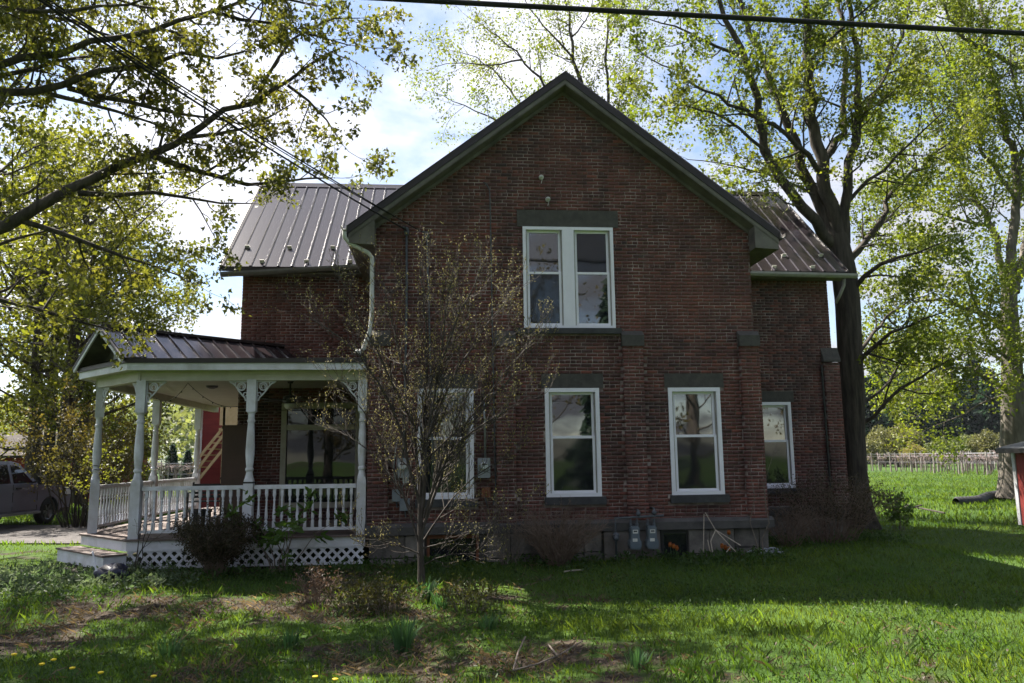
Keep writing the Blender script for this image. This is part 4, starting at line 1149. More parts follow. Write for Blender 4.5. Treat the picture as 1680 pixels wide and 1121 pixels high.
class Grow:
    def __init__(self, seed, up=.15, wob=.18, min_r=.004):
        self.r = np.random.default_rng(seed); self.big = []; self.fine = []; self.tips = []; self.dirs = []
        self.up, self.wob, self.min_r = up, wob, min_r
    def path(self, p, d, L, n, up, droop=0):
        pts = [np.array(p, float)]; d = unit(d)
        for i in range(n):
            d = unit(d+self.r.normal(size=3)*self.wob+np.array([0, 0, up-droop*i/n]))
            pts.append(pts[-1]+d*L/n)
        return np.array(pts)
    def spawn(self, pts, rad, level, lens, dens, t0=.15, leaf=2, ang=(35, 65), droop=0):
        """grow side shoots along a limb; lens/dens per further level"""
        if level >= len(lens): return
        seg = np.linalg.norm(np.diff(pts, axis=0), axis=1); cum = np.concatenate([[0], np.cumsum(seg)]); L = cum[-1]
        n = max(1, int(round(dens[level]*L*(1-t0)*self.r.uniform(.85, 1.15))))
        for k in range(n+1):
            t = t0+(1-t0)*(k+self.r.random())/n if k < n else 1.0
            t = min(t, 1.0); s = t*L
            i = min(len(seg)-1, int(np.searchsorted(cum, s)-1)); i = max(i, 0)
            f = (s-cum[i])/(seg[i]+1e-9); p = pts[i]*(1-f)+pts[i+1]*f; r0 = rad[i]*(1-f)+rad[i+1]*f
            tan = unit(pts[i+1]-pts[i])
            q = self.r.normal(size=3); q = unit(q-tan*(q @ tan))
            a = R(self.r.uniform(*ang)) if k < n else R(self.r.uniform(0, 20))
            d = tan*math.cos(a)+q*math.sin(a)
            l = lens[level]*self.r.uniform(.55, 1.2)*(1-.45*t)
            cp = self.path(p, d, l, 4 if level == 0 else 3, self.up, droop)
            cr = np.linspace(max(self.min_r, min(r0*.65, .012+l*.014)), self.min_r, len(cp))
            self.fine.append((cp, cr, 5 if level == 0 and cr[0] > .02 else 3))
            if len(lens)-level <= leaf:
                for w in np.linspace(.35, 1, 3):
                    j = w*(len(cp)-1); i0 = min(int(j), len(cp)-2); self.tips.append(cp[i0]+(cp[i0+1]-cp[i0])*(j-i0)); self.dirs.append(unit(cp[-1]-cp[0]))
            self.spawn(cp, cr, level+1, lens, dens, .25, leaf, ang, droop)
def resample(pts, step):
    pts = np.asarray(pts, float)
    seg = np.linalg.norm(np.diff(pts, axis=0), axis=1); cum = np.concatenate([[0], np.cumsum(seg)])
    n = max(3, int(cum[-1]/step)+1); s = np.linspace(0, cum[-1], n)
    out = np.stack([np.interp(s, cum, pts[:, k]) for k in range(3)], -1)
    for _ in range(2): out[1:-1] = .25*out[:-2]+.5*out[1:-1]+.25*out[2:]
    return out
def trunk_mesh(pts, rad, n=30, rough=.10, seed=1, flare=1.0):
    V, Fq = tubes([(pts, rad, n)])
    m = len(pts); th = np.tile(np.arange(n), m); zz = np.repeat(pts[:, 2], n)
    c = np.repeat(pts, n, axis=0)
    k = vnoise(th*.9+seed*3, zz*.55+seed*7, 1.0)-.5 + .6*(vnoise(th*2.3+seed, zz*1.5, 1.0)-.5)
    f = 1+rough*2*k
    if flare: f = f*(1+np.exp(-zz/.35)*.25*flare*(.6+.8*vnoise(th*.6, th*0+seed, 1.0)))
    return c+(V-c)*f[:, None], Fq
def make_tree(name, label, base, trunk, trad, limbs, lens, dens, leafmat, bark, size, per, seed, tmpl=LOBE, jitter=.10, bias=(0, 0, -.5),
              up=.12, cat='tree', group=None, min_r=.004, leaf=2, ang=(35, 65), limb_step=.45, step=.3, extra_tips=None, t0=.15):
    g = Grow(seed, up=up, min_r=min_r)
    t = thing(name, label, cat, tuple(base), group=group); off = np.array(base, float)
    tp = resample(trunk, step); tr = np.interp(np.linspace(0, 1, len(tp)), np.linspace(0, 1, len(trad)), trad)
    V, Fq = trunk_mesh(tp, tr, seed=seed); link('trunk', np_mesh('trunk', V-off, [Fq], smooth=True), bark, t)
    for pts, r0, r1 in limbs:
        lp = resample(pts, limb_step); lp[1:-1] += g.r.normal(size=(len(lp)-2, 3))*min(.05, r0*.5)
        lr = np.linspace(r0, r1, len(lp))
        V, Fq = trunk_mesh(lp, lr, n=12 if r0 > .06 else 7, rough=.05, seed=seed+len(lp), flare=0)
        link('limb', np_mesh('limb', V-off, [Fq], smooth=True), bark, t)
        g.spawn(lp, lr, 0, lens, dens, leaf=leaf, ang=ang, t0=t0)
    if g.fine:
        V, Fq = tubes(g.fine); o = link('branchwork', np_mesh('branchwork', V-off, [Fq]), bark, t); o['kind'] = 'stuff'
    if per and g.tips:
        tips = np.repeat(np.array(g.tips), per, axis=0); ax = np.repeat(np.array(g.dirs), per, axis=0)
        tips = tips+g.r.normal(size=tips.shape)*jitter
        V, Ft = foliage(tips, size, tmpl, bias=bias, axes=ax*.4, rs=g.r, vary=.5)
        o = link('crown', np_mesh('crown', V-off, [Ft]), leafmat, t); o['kind'] = 'stuff'
    return t, g
def pxl(pts, Y0, Y1):   # a limb drawn through photo pixels, its depth running from Y0 to Y1
    n = len(pts)-1
    return [at(x, y, Y0+(Y1-Y0)*i/n) for i, (x, y) in enumerate(pts)]

# big maple at the right end of the house
B = np.array([11.05, 5.6, 0.0])
limbs = [
 (pxl([(1366,400),(1353,380),(1283,304),(1254,246),(1242,176),(1222,94),(1193,33),(1165,-30),(1140,-110)], 5.6, 3.8), .17, .03),
 (pxl([(1372,390),(1357,357),(1336,320),(1312,254),(1279,172),(1250,94),(1222,29),(1195,-50)], 5.6, 6.8), .18, .04),
 (pxl([(1378,390),(1361,349),(1349,267),(1332,193),(1326,103),(1320,0),(1315,-110)], 5.6, 5.2), .21, .06),
 (pxl([(1352,275),(1357,263),(1382,222),(1384,82),(1378,0),(1370,-100)], 5.5, 7.5), .11, .035),
 (pxl([(1386,400),(1384,341),(1390,267),(1406,205),(1414,123),(1402,41),(1394,0),(1385,-90)], 5.6, 4.4), .15, .04),
 (pxl([(1390,440),(1394,431),(1435,382),(1464,308),(1533,254),(1580,215)], 5.6, 7.2), .11, .02),
 (pxl([(1350,290),(1345,271),(1287,213),(1213,181),(1164,148),(1115,123),(1062,94)], 5.5, 3.0), .08, .012),
 (pxl([(1396,480),(1415,450),(1441,428),(1482,418),(1540,400)], 5.5, 4.0), .08, .015),
 (pxl([(1400,610),(1428,568),(1460,541),(1498,533),(1550,512)], 5.5, 3.6), .07, .014),
 (pxl([(1400,590),(1444,530),(1480,500),(1530,480)], 5.6, 8.0), .06, .012),
 (pxl([(1393,436),(1420,394),(1444,372),(1490,345)], 5.6, 7.5), .07, .012),
 (pxl([(1406,700),(1451,663),(1494,628),(1548,592),(1600,575)], 5.5, 4.0), .06, .012),
 (pxl([(1405,672),(1462,631),(1466,603),(1490,570)], 5.6, 7.6), .05, .010),
 (pxl([(1406,205),(1450,130),(1480,60),(1500,-20)], 5.2, 7.0), .07, .02),
 (pxl([(1336,320),(1270,290),(1200,270),(1130,262)], 5.7, 7.5), .05, .01),
 (pxl([(1254,246),(1190,190),(1130,170),(1080,175)], 4.9, 3.5), .05, .01),
 (pxl([(1222,94),(1160,70),(1110,40),(1060,30)], 4.2, 3.0), .05, .012),
 (pxl([(1326,103),(1360,60),(1420,20),(1470,-30)], 5.3, 3.5), .06, .015),
 (pxl([(1384,341),(1440,280),(1500,230),(1560,170)], 5.5, 4.0), .06, .012),
]
trk = [tuple(B)]+[tuple(at(x, y, 5.6)) for x, y in ((1401, 780), (1398, 650), (1393, 560), (1389, 480), (1380, 420), (1372, 385))]
make_tree('maple_tree', 'tall many-limbed maple with dark trunk against right end of house', B, trk, [.37, .34, .325, .32, .32, .33, .26], limbs,
          (1.9, .8, .34), (2.0, 3.4, 4.2), M['leaf_right'], M['bark'], .092, 5, 21, up=.10, jitter=.115)

# maple out of frame on the left, its boughs hanging into the picture
B = np.array([-10.4, -2.4, 0.0])
limbs = [
 (pxl([(-190,470),(-80,415),(0,378),(69,338),(153,292),(238,246),(299,224),(326,203),(357,184),(384,188),(418,169),(472,140),(499,111),(545,85)], -2.4, -1.2), .115, .02),
 (pxl([(-200,210),(0,169),(50,155),(111,136),(161,121),(215,106),(269,98),(330,92),(400,85)], -2.4, -1.8), .09, .018),
 (pxl([(-220,120),(0,102),(54,98),(107,79),(153,77),(200,63),(246,46),(299,35),(345,17),(384,2),(450,-12),(520,10)], -2.6, -2.4), .08, .016),
 (pxl([(-200,0),(0,13),(77,19),(134,19),(192,15),(260,-10)], -2.4, -3.6), .06, .015),
 (pxl([(-180,150),(0,121),(58,119),(115,106),(153,92),(184,77)], -2.4, -1.0), .06, .02),
 (pxl([(111,144),(184,161),(238,180),(292,184),(345,194),(400,205)], -2.1, -1.4), .05, .012),
 (pxl([(84,155),(153,176),(215,188),(261,200),(292,219)], -2.2, -1.9), .04, .012),
 (pxl([(249,255),(307,272),(361,295),(414,311),(487,303),(545,292)], -1.9, -.7), .055, .010),
 (pxl([(127,317),(192,315),(269,324),(345,332),(414,334)], -2.1, -1.2), .05, .010),
 (pxl([(303,226),(353,230),(399,221),(422,196),(480,170)], -1.8, -1.0), .04, .010),
 (pxl([(38,363),(96,384),(146,399),(192,420),(250,440),(300,455)], -2.2, -1.2), .05, .010),
 (pxl([(-100,470),(0,490),(60,505),(120,530),(180,540)], -2.0, -.8), .06, .012),
 (pxl([(418,169),(470,60),(540,20),(590,30)], -1.4, -1.0), .035, .010),
 (pxl([(472,140),(530,170),(560,235)], -1.2, -.8), .03, .010),
 (pxl([(345,17),(420,40),(500,50),(575,75)], -2.4, -1.6), .035, .010),
]
for k in range(24):       # the upper crown, above the picture: its shade falls on the front yard
    a = -1.6+(k % 12)*.36+.15*(k // 12); zl = 8.4+.22*k; L = 7.0-.10*k+1.2*(k % 2)
    q = [np.array([-10.5, -2.4, zl])]
    for i in range(6): q.append(q[-1]+np.array([math.cos(a+.08*i)*L/6, math.sin(a+.08*i)*L/6, .42-.03*i]))
    limbs.append((q, .09, .015))
trk = [tuple(B), (-10.45, -2.4, 1.5), (-10.4, -2.4, 3.0), (-10.3, -2.5, 4.6), (-10.4, -2.4, 6.5), (-10.6, -2.3, 8.5), (-10.8, -2.4, 11)]
make_tree('maple_tree', 'near maple reaching in from the left edge with leafy dark boughs', B, trk, [.42, .37, .35, .33, .27, .2, .08], limbs,
          (1.25, .52, .24), (2.5, 4.2, 4.0), M['leaf_near'], M['bark'], .078, 4, 33, up=.04, bias=(0, 0, -1.0), jitter=.07)

# generic broadleaf tree
def broad(name, label, x, y, h, crown, first, rad, seed, leafm, bark, size, per, lens=(1.9, .8), dens=(1.1, 2.4), nl=16, stems=1, tmpl=KITE, group=None, jitter=.22, lean=(0, 0), limb_r=.07, leaf=2):
    r = np.random.default_rng(seed); base = np.array([x, y, float(gz(x, y))-.05])
    trunk = [base, base+[.05, 0, h*.2], base+[lean[0]*.4, lean[1]*.4, h*.45], base+[lean[0]*.8+.1, lean[1]*.8, h*.7], base+[lean[0], lean[1], h*.97]]
    limbs = []
    tp = resample(trunk, .3)
    for k in range(nl):
        f = first+(1-first)*(k+.5)/nl
        p = tp[int(f*(len(tp)-1))]; a = k*2.4+r.uniform(-.4, .4)
        prof = math.sin(math.pi*min(1, max(.12, (f-first)/(1-first)*.86+.14)))**.7
        L = crown*prof*r.uniform(.75, 1.1)
        el = R(10+50*((f-first)/(1-first))+r.uniform(-12, 12))
        d = np.array([math.cos(a)*math.cos(el), math.sin(a)*math.cos(el), math.sin(el)])
        q = [p]; n = 6
        for i in range(n):
            d = unit(d+r.normal(size=3)*.12+np.array([0, 0, .03])); q.append(q[-1]+d*L/n)
        limbs.append((q, limb_r*(1-.5*f)+.02, .012))
    trad = [rad, rad*.85, rad*.68, rad*.42, .03]
    return make_tree(name, label, base, trunk, trad, limbs, lens, dens, leafm, bark, size, per, seed, tmpl=tmpl, group=group, jitter=jitter, step=.5, limb_step=.6, min_r=.006, leaf=leaf, t0=.25)

# row of maples behind the driveway on the left
for i, (px, Yt, h, cr_, fi, rr, lab) in enumerate((
   (54, 19.5, 15.0, 6.0, .16, .30, 'yellow-green tree behind the pickup, leftmost of the row'),
   (78, 22.0, 14.0, 5.5, .18, .26, 'slim yellow-green tree behind the pickup, second trunk from the left'),
   (103, 18.0, 14.5, 6.0, .14, .30, 'yellow-green tree behind driveway shrub, third trunk from the left'),
   (131, 24.0, 13.0, 5.0, .20, .24, 'leaning tree behind porch pediment, rightmost trunk of the row'))):
    c = at(px, 740, Yt)
    broad('maple_tree', lab, c[0], Yt, h, cr_, fi, rr, 50+i, M['leaf_left'], M['bark'], .14, 8, lens=(2.0, .8), dens=(1.4, 3.2), nl=30, group='trees behind the driveway', lean=(.3*(i-1), 0), jitter=.2)
c = at(-90, 740, 9.0)
broad('maple_tree', 'leafy olive tree hanging over the driveway from the left edge', -12.6, 4.6, 13.5, 5.6, .34, .3, 61, M['leaf_left'], M['bark'], .12, 6, nl=26, dens=(1.5, 3.2), jitter=.2, limb_r=.09)

# tree standing behind the house, its top over the ridge
Yb = 16.0
bt = at(960, 330, Yb); B = np.array([bt[0], Yb, 0.0])
limbs = [
 (pxl([(960,330),(958,220),(954,137),(942,98),(939,60),(930,15),(925,-40)], Yb, Yb+.8), .14, .02),
 (pxl([(955,320),(930,230),(895,143),(856,98),(826,65),(802,45),(770,30)], Yb, Yb-1.2), .10, .012),
 (pxl([(950,330),(900,240),(853,167),(817,119),(790,95),(750,85)], Yb, Yb+1.6), .08, .012),
 (pxl([(945,340),(880,240),(814,195),(779,182),(743,167),(710,152)], Yb, Yb-.6), .07, .010),
 (pxl([(965,330),(995,230),(1003,170),(993,128),(994,45),(999,15),(1004,-40)], Yb, Yb-1.0), .10, .015),
 (pxl([(968,330),(1005,240),(1014,176),(1026,128),(1040,104),(1065,80)], Yb, Yb+1.2), .07, .012),
 (pxl([(856,98),(800,110),(750,100),(715,110)], Yb-.8, Yb-2.0), .04, .010),
 (pxl([(942,98),(900,50),(870,20),(850,-20)], Yb+.3, Yb-1.5), .05, .012),
 (pxl([(994,80),(1030,40),(1060,20),(1085,-10)], Yb-.5, Yb+1.0), .05, .012),
 (pxl([(939,60),(965,30),(975,-10)], Yb+.5, Yb+1.5), .04, .012),
]
make_tree('maple_tree', 'thin-leaved tree rising behind the peak of the roof', B, [tuple(B), (B[0], Yb, 3), (B[0]+.1, Yb, 6), tuple(at(960, 330, Yb))], [.3, .26, .22, .17], limbs,
          (1.9, .85, .38), (1.6, 2.6, 3.2), M['leaf_far'], M['bark'], .095, 6, 77, tmpl=KITE, jitter=.2, min_r=.006)

# big old maple in the field on the right edge
Yf = 16.6
b0 = at(1664, 830, Yf); B = np.array([b0[0], Yf, 0.0])
def fx(pts, dy): return pxl(pts, Yf, Yf+dy)
limbs = [
 (fx([(1655,470),(1668,330),(1668,260),(1640,180),(1620,90),(1610,0),(1600,-90)], 1.0), .22, .05),
 (fx([(1655,560),(1640,530),(1600,510),(1540,490),(1505,495),(1470,480)], -2.5), .13, .02),
 (fx([(1650,470),(1630,370),(1600,330),(1560,250),(1530,180),(1520,90)], 2.0), .16, .02),
 (fx([(1660,650),(1620,620),(1580,600),(1540,610),(1500,640)], -3.0), .10, .015),
 (fx([(1665,480),(1700,330),(1740,200),(1760,50)], 1.0), .2, .05),
 (fx([(1668,330),(1600,230),(1560,160),(1500,120),(1460,90)], -2.0), .10, .015),
 (fx([(1740,150),(1680,112),(1640,95),(1600,72),(1575,60),(1560,40),(1543,0),(1530,-60)], -3.5), .13, .03),
 (fx([(1640,180),(1600,140),(1560,110),(1530,40)], -1.0), .08, .015),
 (fx([(1630,370),(1570,360),(1510,340),(1465,350)], -2.0), .08, .012),
 (fx([(1655,600),(1600,560),(1550,560),(1500,580),(1455,570)], 2.0), .08, .012),
 (fx([(1660,640),(1640,650),(1600,670),(1560,690),(1530,700)], 1.5), .06, .012),
 (fx([(1665,640),(1690,600),(1740,560)], -2.0), .1, .02),
 (fx([(1600,330),(1550,320),(1490,270),(1450,220)], 2.5), .07, .012),
 (fx([(1665,600),(1620,560),(1580,440),(1530,420)], -3.0), .08, .012),
 (fx([(1668,300),(1690,220),(1660,120),(1650,20)], -2.0), .09, .02),
]
trk = [tuple(B)]+[tuple(at(x, y, Yf)) for x, y in ((1664, 760), (1663, 690), (1660, 600), (1656, 520), (1656, 460))]
make_tree('maple_tree', 'broad old maple with pale grey trunk in field behind red shed', B, trk, [.55, .50, .46, .40, .34, .28], limbs,
          (2.6, 1.1, .45), (1.5, 2.6, 3.4), M['leaf_far'], M['barkgrey'], .125, 8, 91, tmpl=KITE, jitter=.26, min_r=.006)

# trees across the road, behind the viewer: the windows mirror them and they shut off the low sky on that side
for k, (x, y, h, lab) in enumerate(((5.5, -33, 13, 'bare-limbed maple across the road, mirrored in the lower middle window'), (-8, -36, 15, 'leafing maple across the road, mirrored in the left upper window'),
        (-17, -32, 14, 'leafing maple across the road, far left of the row behind the viewer'), (16.5, -36, 15, 'leafing maple across the road, right of the spruce'),
        (26, -31, 14, 'leafing maple across the road, far right of the row behind the viewer'), (-1.5, -40, 16, 'tall leafing maple across the road, mirrored in the right upper window'))):
    broad('maple_tree', lab, x, y, h, 6.2, .12, .38, 95+k, M['leaf_red'], M['bark'], .24, 4 if k in (1, 2, 4) else 1, nl=22, jitter=.3, group='trees across the road')

# ------------------------------------------------------------------ conifers
def conifer_arrays(h, r, seed, n=26, per=14):
    g = np.random.default_rng(seed); P, A = [], []
    for k in range(n):
        f = (k+.5)/n; z = h*(.06+.92*f); rr = r*(1-f)**.85*g.uniform(.8, 1.15)
        m = max(5, int(per*(1-f*.6)))
        for j in range(m):
            a = 2*np.pi*(j+g.random())/m; L = rr*g.uniform(.7, 1.15)
            for t in np.linspace(.25, 1, 6):
                P.append((math.cos(a)*L*t, math.sin(a)*L*t, z-.32*L*t*t+.1*L*t)); A.append((math.cos(a), math.sin(a), -.35))
    return np.array(P), np.array(A)
def conifer_mesh(h, r, seed, size, **k):
    P, A = conifer_arrays(h, r, seed, **k); g = np.random.default_rng(seed+1)
    P = np.repeat(P, 2, 0)+g.normal(size=(len(P)*2, 3))*.08*r/2.5; A = np.repeat(A, 2, 0)
    V, Ft = foliage(P, size, KITE, bias=(0, 0, 0), spread=.5, axes=A*1.2, rs=g)
    me = np_mesh('crown', V, [Ft]); me.materials.append(M['conifer'])
    tm = MB().lathe([(.05*r+.06, -.2), (.04*r+.05, h*.3), (.02, h*.95)], n=7).mesh('trunk'); tm.materials.append(M['bark'])
    return me, tm
con = [conifer_mesh(13, 3.0, 5, .75), conifer_mesh(11, 2.8, 6, .7), conifer_mesh(14, 3.4, 7, .8)]
def conifer(x, y, s, k, label, group):
    t = thing('conifer_tree', label, 'tree', (x, y, 0), group=group)
    for nm, me in zip(('crown', 'trunk'), con[k % 3]):
        o = link(nm, me, None, t, rot=(0, 0, k*1.3)); o.scale = (s, s, s)
conifer(10.5, -31, 1.0, 0, 'dark spruce mirrored in the lower right window', None)
# far wood on the right: dark conifers beyond the vineyard
ORD = ['first', 'second', 'third', 'fourth', 'fifth', 'sixth', 'seventh', 'eighth', 'ninth', 'tenth', 'eleventh', 'twelfth', 'thirteenth', 'fourteenth']
for k, (px, Yd, s) in enumerate(((1418, 128, .95), (1432, 118, .85), (1448, 126, 1.0), (1462, 132, 1.12), (1478, 122, .95), (1494, 130, 1.05), (1508, 120, .9), (1526, 128, .95), (1545, 124, .9), (1566, 130, .95), (1590, 126, .9), (1612, 132, 1.0), (1636, 124, .85), (1660, 130, .95))):
    c = at(px, 770, Yd)
    conifer(c[0], Yd, s*(1.45+.3*math.sin(k*2.3)), k, 'dark conifer beyond the right vineyard, %s from the left' % ORD[k], 'conifers beyond the vineyard')
def round_tree_mesh(r, seed, n, size, mat):
    g = np.random.default_rng(seed)
    d = g.normal(size=(n, 3)); d /= np.linalg.norm(d, axis=1)[:, None]
    lump = 1+.22*np.sin(d[:, 0]*5+seed)*np.cos(d[:, 1]*4+seed*2)+.15*np.sin(d[:, 2]*7+d[:, 0]*6)
    rr = r*lump*(.35+.65*g.random(n)**.4)
    P = d*rr[:, None]*np.array([1, 1, .85]); P[:, 2] += r*1.0
    V, Ft = foliage(P, size, KITE, bias=(0, 0, .2), rs=g)
    me = np_mesh('crown', V, [Ft]); me.materials.append(mat)
    tm = MB().lathe([(.09*r, -.3), (.07*r, r*.5), (.03*r, r*1.2)], n=7)
    for k in range(4):
        a = k*1.6+seed; tm.tube([(0, 0, r*.4), (math.cos(a)*r*.4, math.sin(a)*r*.4, r*1.0), (math.cos(a)*r*.6, math.sin(a)*r*.6, r*1.4)], [.04*r, .025*r, .008*r], 5)
    tm = tm.mesh('trunk'); tm.materials.append(M['bark'])
    return me, tm
M['olive_far'] = leafmat('olive_spring_leaf', (.10, .105, .035), (.14, .135, .05), (1.1, 1.1, .8), .3, .15)
M['gold_far'] = leafmat('golden_spring_leaf', (.20, .18, .05), (.24, .21, .06), (1.1, 1.1, .8), .3, .3)
rt = [round_tree_mesh(3.0, 4, 5200, .34, M['olive_far']), round_tree_mesh(2.6, 9, 4200, .32, M['far_leaf']), round_tree_mesh(2.2, 13, 3200, .28, M['gold_far'])]
def round_tree(px, py, Yd, s, k, label, group='round trees at the vineyard edge'):
    c = at(px, py, Yd)
    t = thing('round_tree', label, 'tree', (c[0], Yd, 0), group=group)
    for nm, me in zip(('crown', 'trunk'), rt[k]):
        o = link(nm, me, None, t, rot=(0, 0, px)); o.scale = (s, s, s)
round_tree(1452, 770, 96, .98, 0, 'olive green round tree beyond vineyard, beside the maple trunk')
round_tree(1476, 770, 92, 1.0, 0, 'large olive green round tree beyond the vineyard')
round_tree(1500, 770, 84, .72, 2, 'small golden round tree beyond the vineyard')
round_tree(1548, 770, 95, .8, 1, 'green bushy tree beyond the vineyard, right of the golden one')
round_tree(1590, 770, 98, .9, 1, 'green bushy tree beyond vineyard under the old maple')
round_tree(1630, 770, 94, .85, 0, 'olive bushy tree beyond vineyard near the old maple trunk')
# left distance, seen through the porch: small dark firs, then a hazy wood
for px, Yd, s, lab in ((281, 60, .26, 'small dark fir seen through the porch, left of the pair'), (307, 58, .28, 'small dark fir seen through the porch, right of the pair')):
    c = at(px, 780, Yd); conifer(c[0], Yd, s, int(px), lab, None)
wd = np.random.default_rng(8)
n = 32000
wx = wd.uniform(-150, 25, n); wy = wd.uniform(120, 215, n)
top = 5+9*fnoise(wx, wy, .06)+np.clip((wy-120)/95, 0, 1)*9
P = np.stack([wx, wy, top*(.12+.88*wd.random(n)**.55)], -1)
V, Ft = foliage(P, 1.15, KITE, bias=(0, 0, .2), rs=wd)
o = tag(link('far_wood', np_mesh('far_wood', V, [Ft]), M['far_leaf']), 'hazy pale green wood far behind the porch', 'wood', kind='stuff')
n = 14000
wx = wd.uniform(50, 135, n); wy = wd.uniform(134, 165, n)
P = np.stack([wx, wy, (10+7*fnoise(wx, wy, .08))*(.1+.9*wd.random(n)**.5)], -1)
V, Ft = foliage(P, 1.0, KITE, bias=(0, 0, .2), rs=wd)
tag(link('far_wood', np_mesh('far_wood', V, [Ft]), M['conifer']), 'dark mass of wood behind the far conifers on the right', 'wood', kind='stuff')

# ------------------------------------------------------------------ vineyard rows: posts, wires and bare vines
vrg = np.random.default_rng(17)
pm_ = MB().box(-.05, .05, -.05, .05, -.1, 2.05).mesh('post'); pm_.materials.append(M['post'])
def vineyard_row(a, b, label, group, step=4.2, stakes=True):
    a, b = np.array(a, float), np.array(b, float); L = np.linalg.norm(b-a); d = (b-a)/L
    t = thing('vineyard_row', label, 'vineyard row', (a[0], a[1], 0), group=group)
    n = int(L/step)
    for k in range(n+1):
        p = a+d*min(L, k*step); o = link('post', pm_, None, t, loc=(p[0]-a[0], p[1]-a[1], vrg.uniform(-.12, .1)), rot=(vrg.normal()*.03, vrg.normal()*.03, 0))
    w = MB()
    for z in (1.0, 1.6, 1.85): w.tube([(0, 0, z), (d[0]*L, d[1]*L, z)], .006, 3)
    w.build('wire', M['steel'], t) if False else link('wire', w.mesh('wire'), M['steel'], t)
    polys = []
    for k in range(int(L/1.1)):
        s = (k+.5+vrg.uniform(-.2, .2))*1.1; p = d*s; p3 = np.array([p[0], p[1], 0])
        top = p3+np.array([vrg.normal()*.12, vrg.normal()*.12, 1.5+vrg.normal()*.1])
        polys.append((np.array([p3, p3+[vrg.normal()*.08, vrg.normal()*.08, .8], top]), [.05, .04, .03], 4))
        for j in range(9):
            s2 = vrg.choice([-1, 1]); q = top+np.array([d[0]*s2*vrg.uniform(.15, .6), d[1]*s2*vrg.uniform(.15, .6), vrg.uniform(-.1, .35)])
            q2 = q+np.array([vrg.normal()*.2, vrg.normal()*.2, vrg.uniform(-.9, .1)])
            polys.append((np.array([top, q, q2]), [.022, .018, .012], 3))
    V, Fq = tubes(polys); o = link('vine', np_mesh('vine', V, [Fq]), M['vine'], t); o['kind'] = 'stuff'
va, vb_ = onground(1405, 772), onground(1700, 783)
dvec = (vb_-va)/np.linalg.norm(vb_-va); nvec = np.array([-dvec[1], dvec[0], 0]);
if nvec @ (va-CAM) < 0: nvec = -nvec
for k in range(7):
    vineyard_row((va+nvec*k*2.7)[:2], (vb_+nvec*k*2.7)[:2], ('nearest row of bare vines on wooden posts across the right field' if k == 0 else 'row of bare vines in the right field, %s row back' % ORD[k]), 'vineyard rows on the right')
for k in range(9):
    y = 48+k*3.2
    vineyard_row((-46, y+1.5), (-7, y), ('nearest vine row glimpsed through the porch' if k == 0 else 'row of bare vines glimpsed through the porch, %s row back' % ORD[k]), 'vineyard rows on the left', step=6)

# ------------------------------------------------------------------ shrubs and low plants
def shrub(name, label, x, y, h, spread, nst, mat_w, leafm=None, size=.05, per=2, seed=1, cat='shrub', lens=(.35, .16), dens=(3.5, 5), tmpl=KITE, up=.06, arch=.5, jitter=.04, r0=.009, bias=(0, 0, .2), group=None, base_r=.15, leaf=2):
    g = Grow(seed, up=up, wob=.2, min_r=.0025); base = np.array([x, y, float(gz(x, y))])
    t = thing(name, label, cat, tuple(base), group=group)
    for k in range(nst):
        a = g.r.uniform(0, 2*np.pi); rr = math.sqrt(g.r.random())
        p = base+np.array([math.cos(a)*base_r*rr, math.sin(a)*base_r*rr, -.03])
        e = base+np.array([math.cos(a)*spread*rr, math.sin(a)*spread*rr, h*(1-.35*rr)*g.r.uniform(.75, 1.08)])
        m = (p+e)/2+np.array([-(e-p)[0]*.18, -(e-p)[1]*.18, h*.12*arch])
        tt = np.linspace(0, 1, 7)[:, None]
        pts = (1-tt)**2*p+2*tt*(1-tt)*m+tt**2*e; pts[1:] += g.r.normal(size=(6, 3))*.02*h
        rad = np.linspace(r0*g.r.uniform(.7, 1.3), .003, 7)
        g.fine.append((pts, rad, 5)); g.spawn(pts, rad, 0, lens, dens, t0=.3, leaf=leaf)
    V, Fq = tubes(g.fine); o = link('stems', np_mesh('stems', V-base, [Fq]), mat_w, t); o.name = 'stem_clump'; o['kind'] = 'stuff'
    if leafm is not None and g.tips:
        P_ = np.repeat(np.array(g.tips), per, 0)+g.r.normal(size=(len(g.tips)*per, 3))*jitter
        V, Ft = foliage(P_, size, tmpl, bias=bias, rs=g.r, axes=np.repeat(np.array(g.dirs), per, 0)*.5)
        o = link('foliage', np_mesh('foliage', V-base, [Ft]), leafm, t); o['kind'] = 'stuff'
    return t

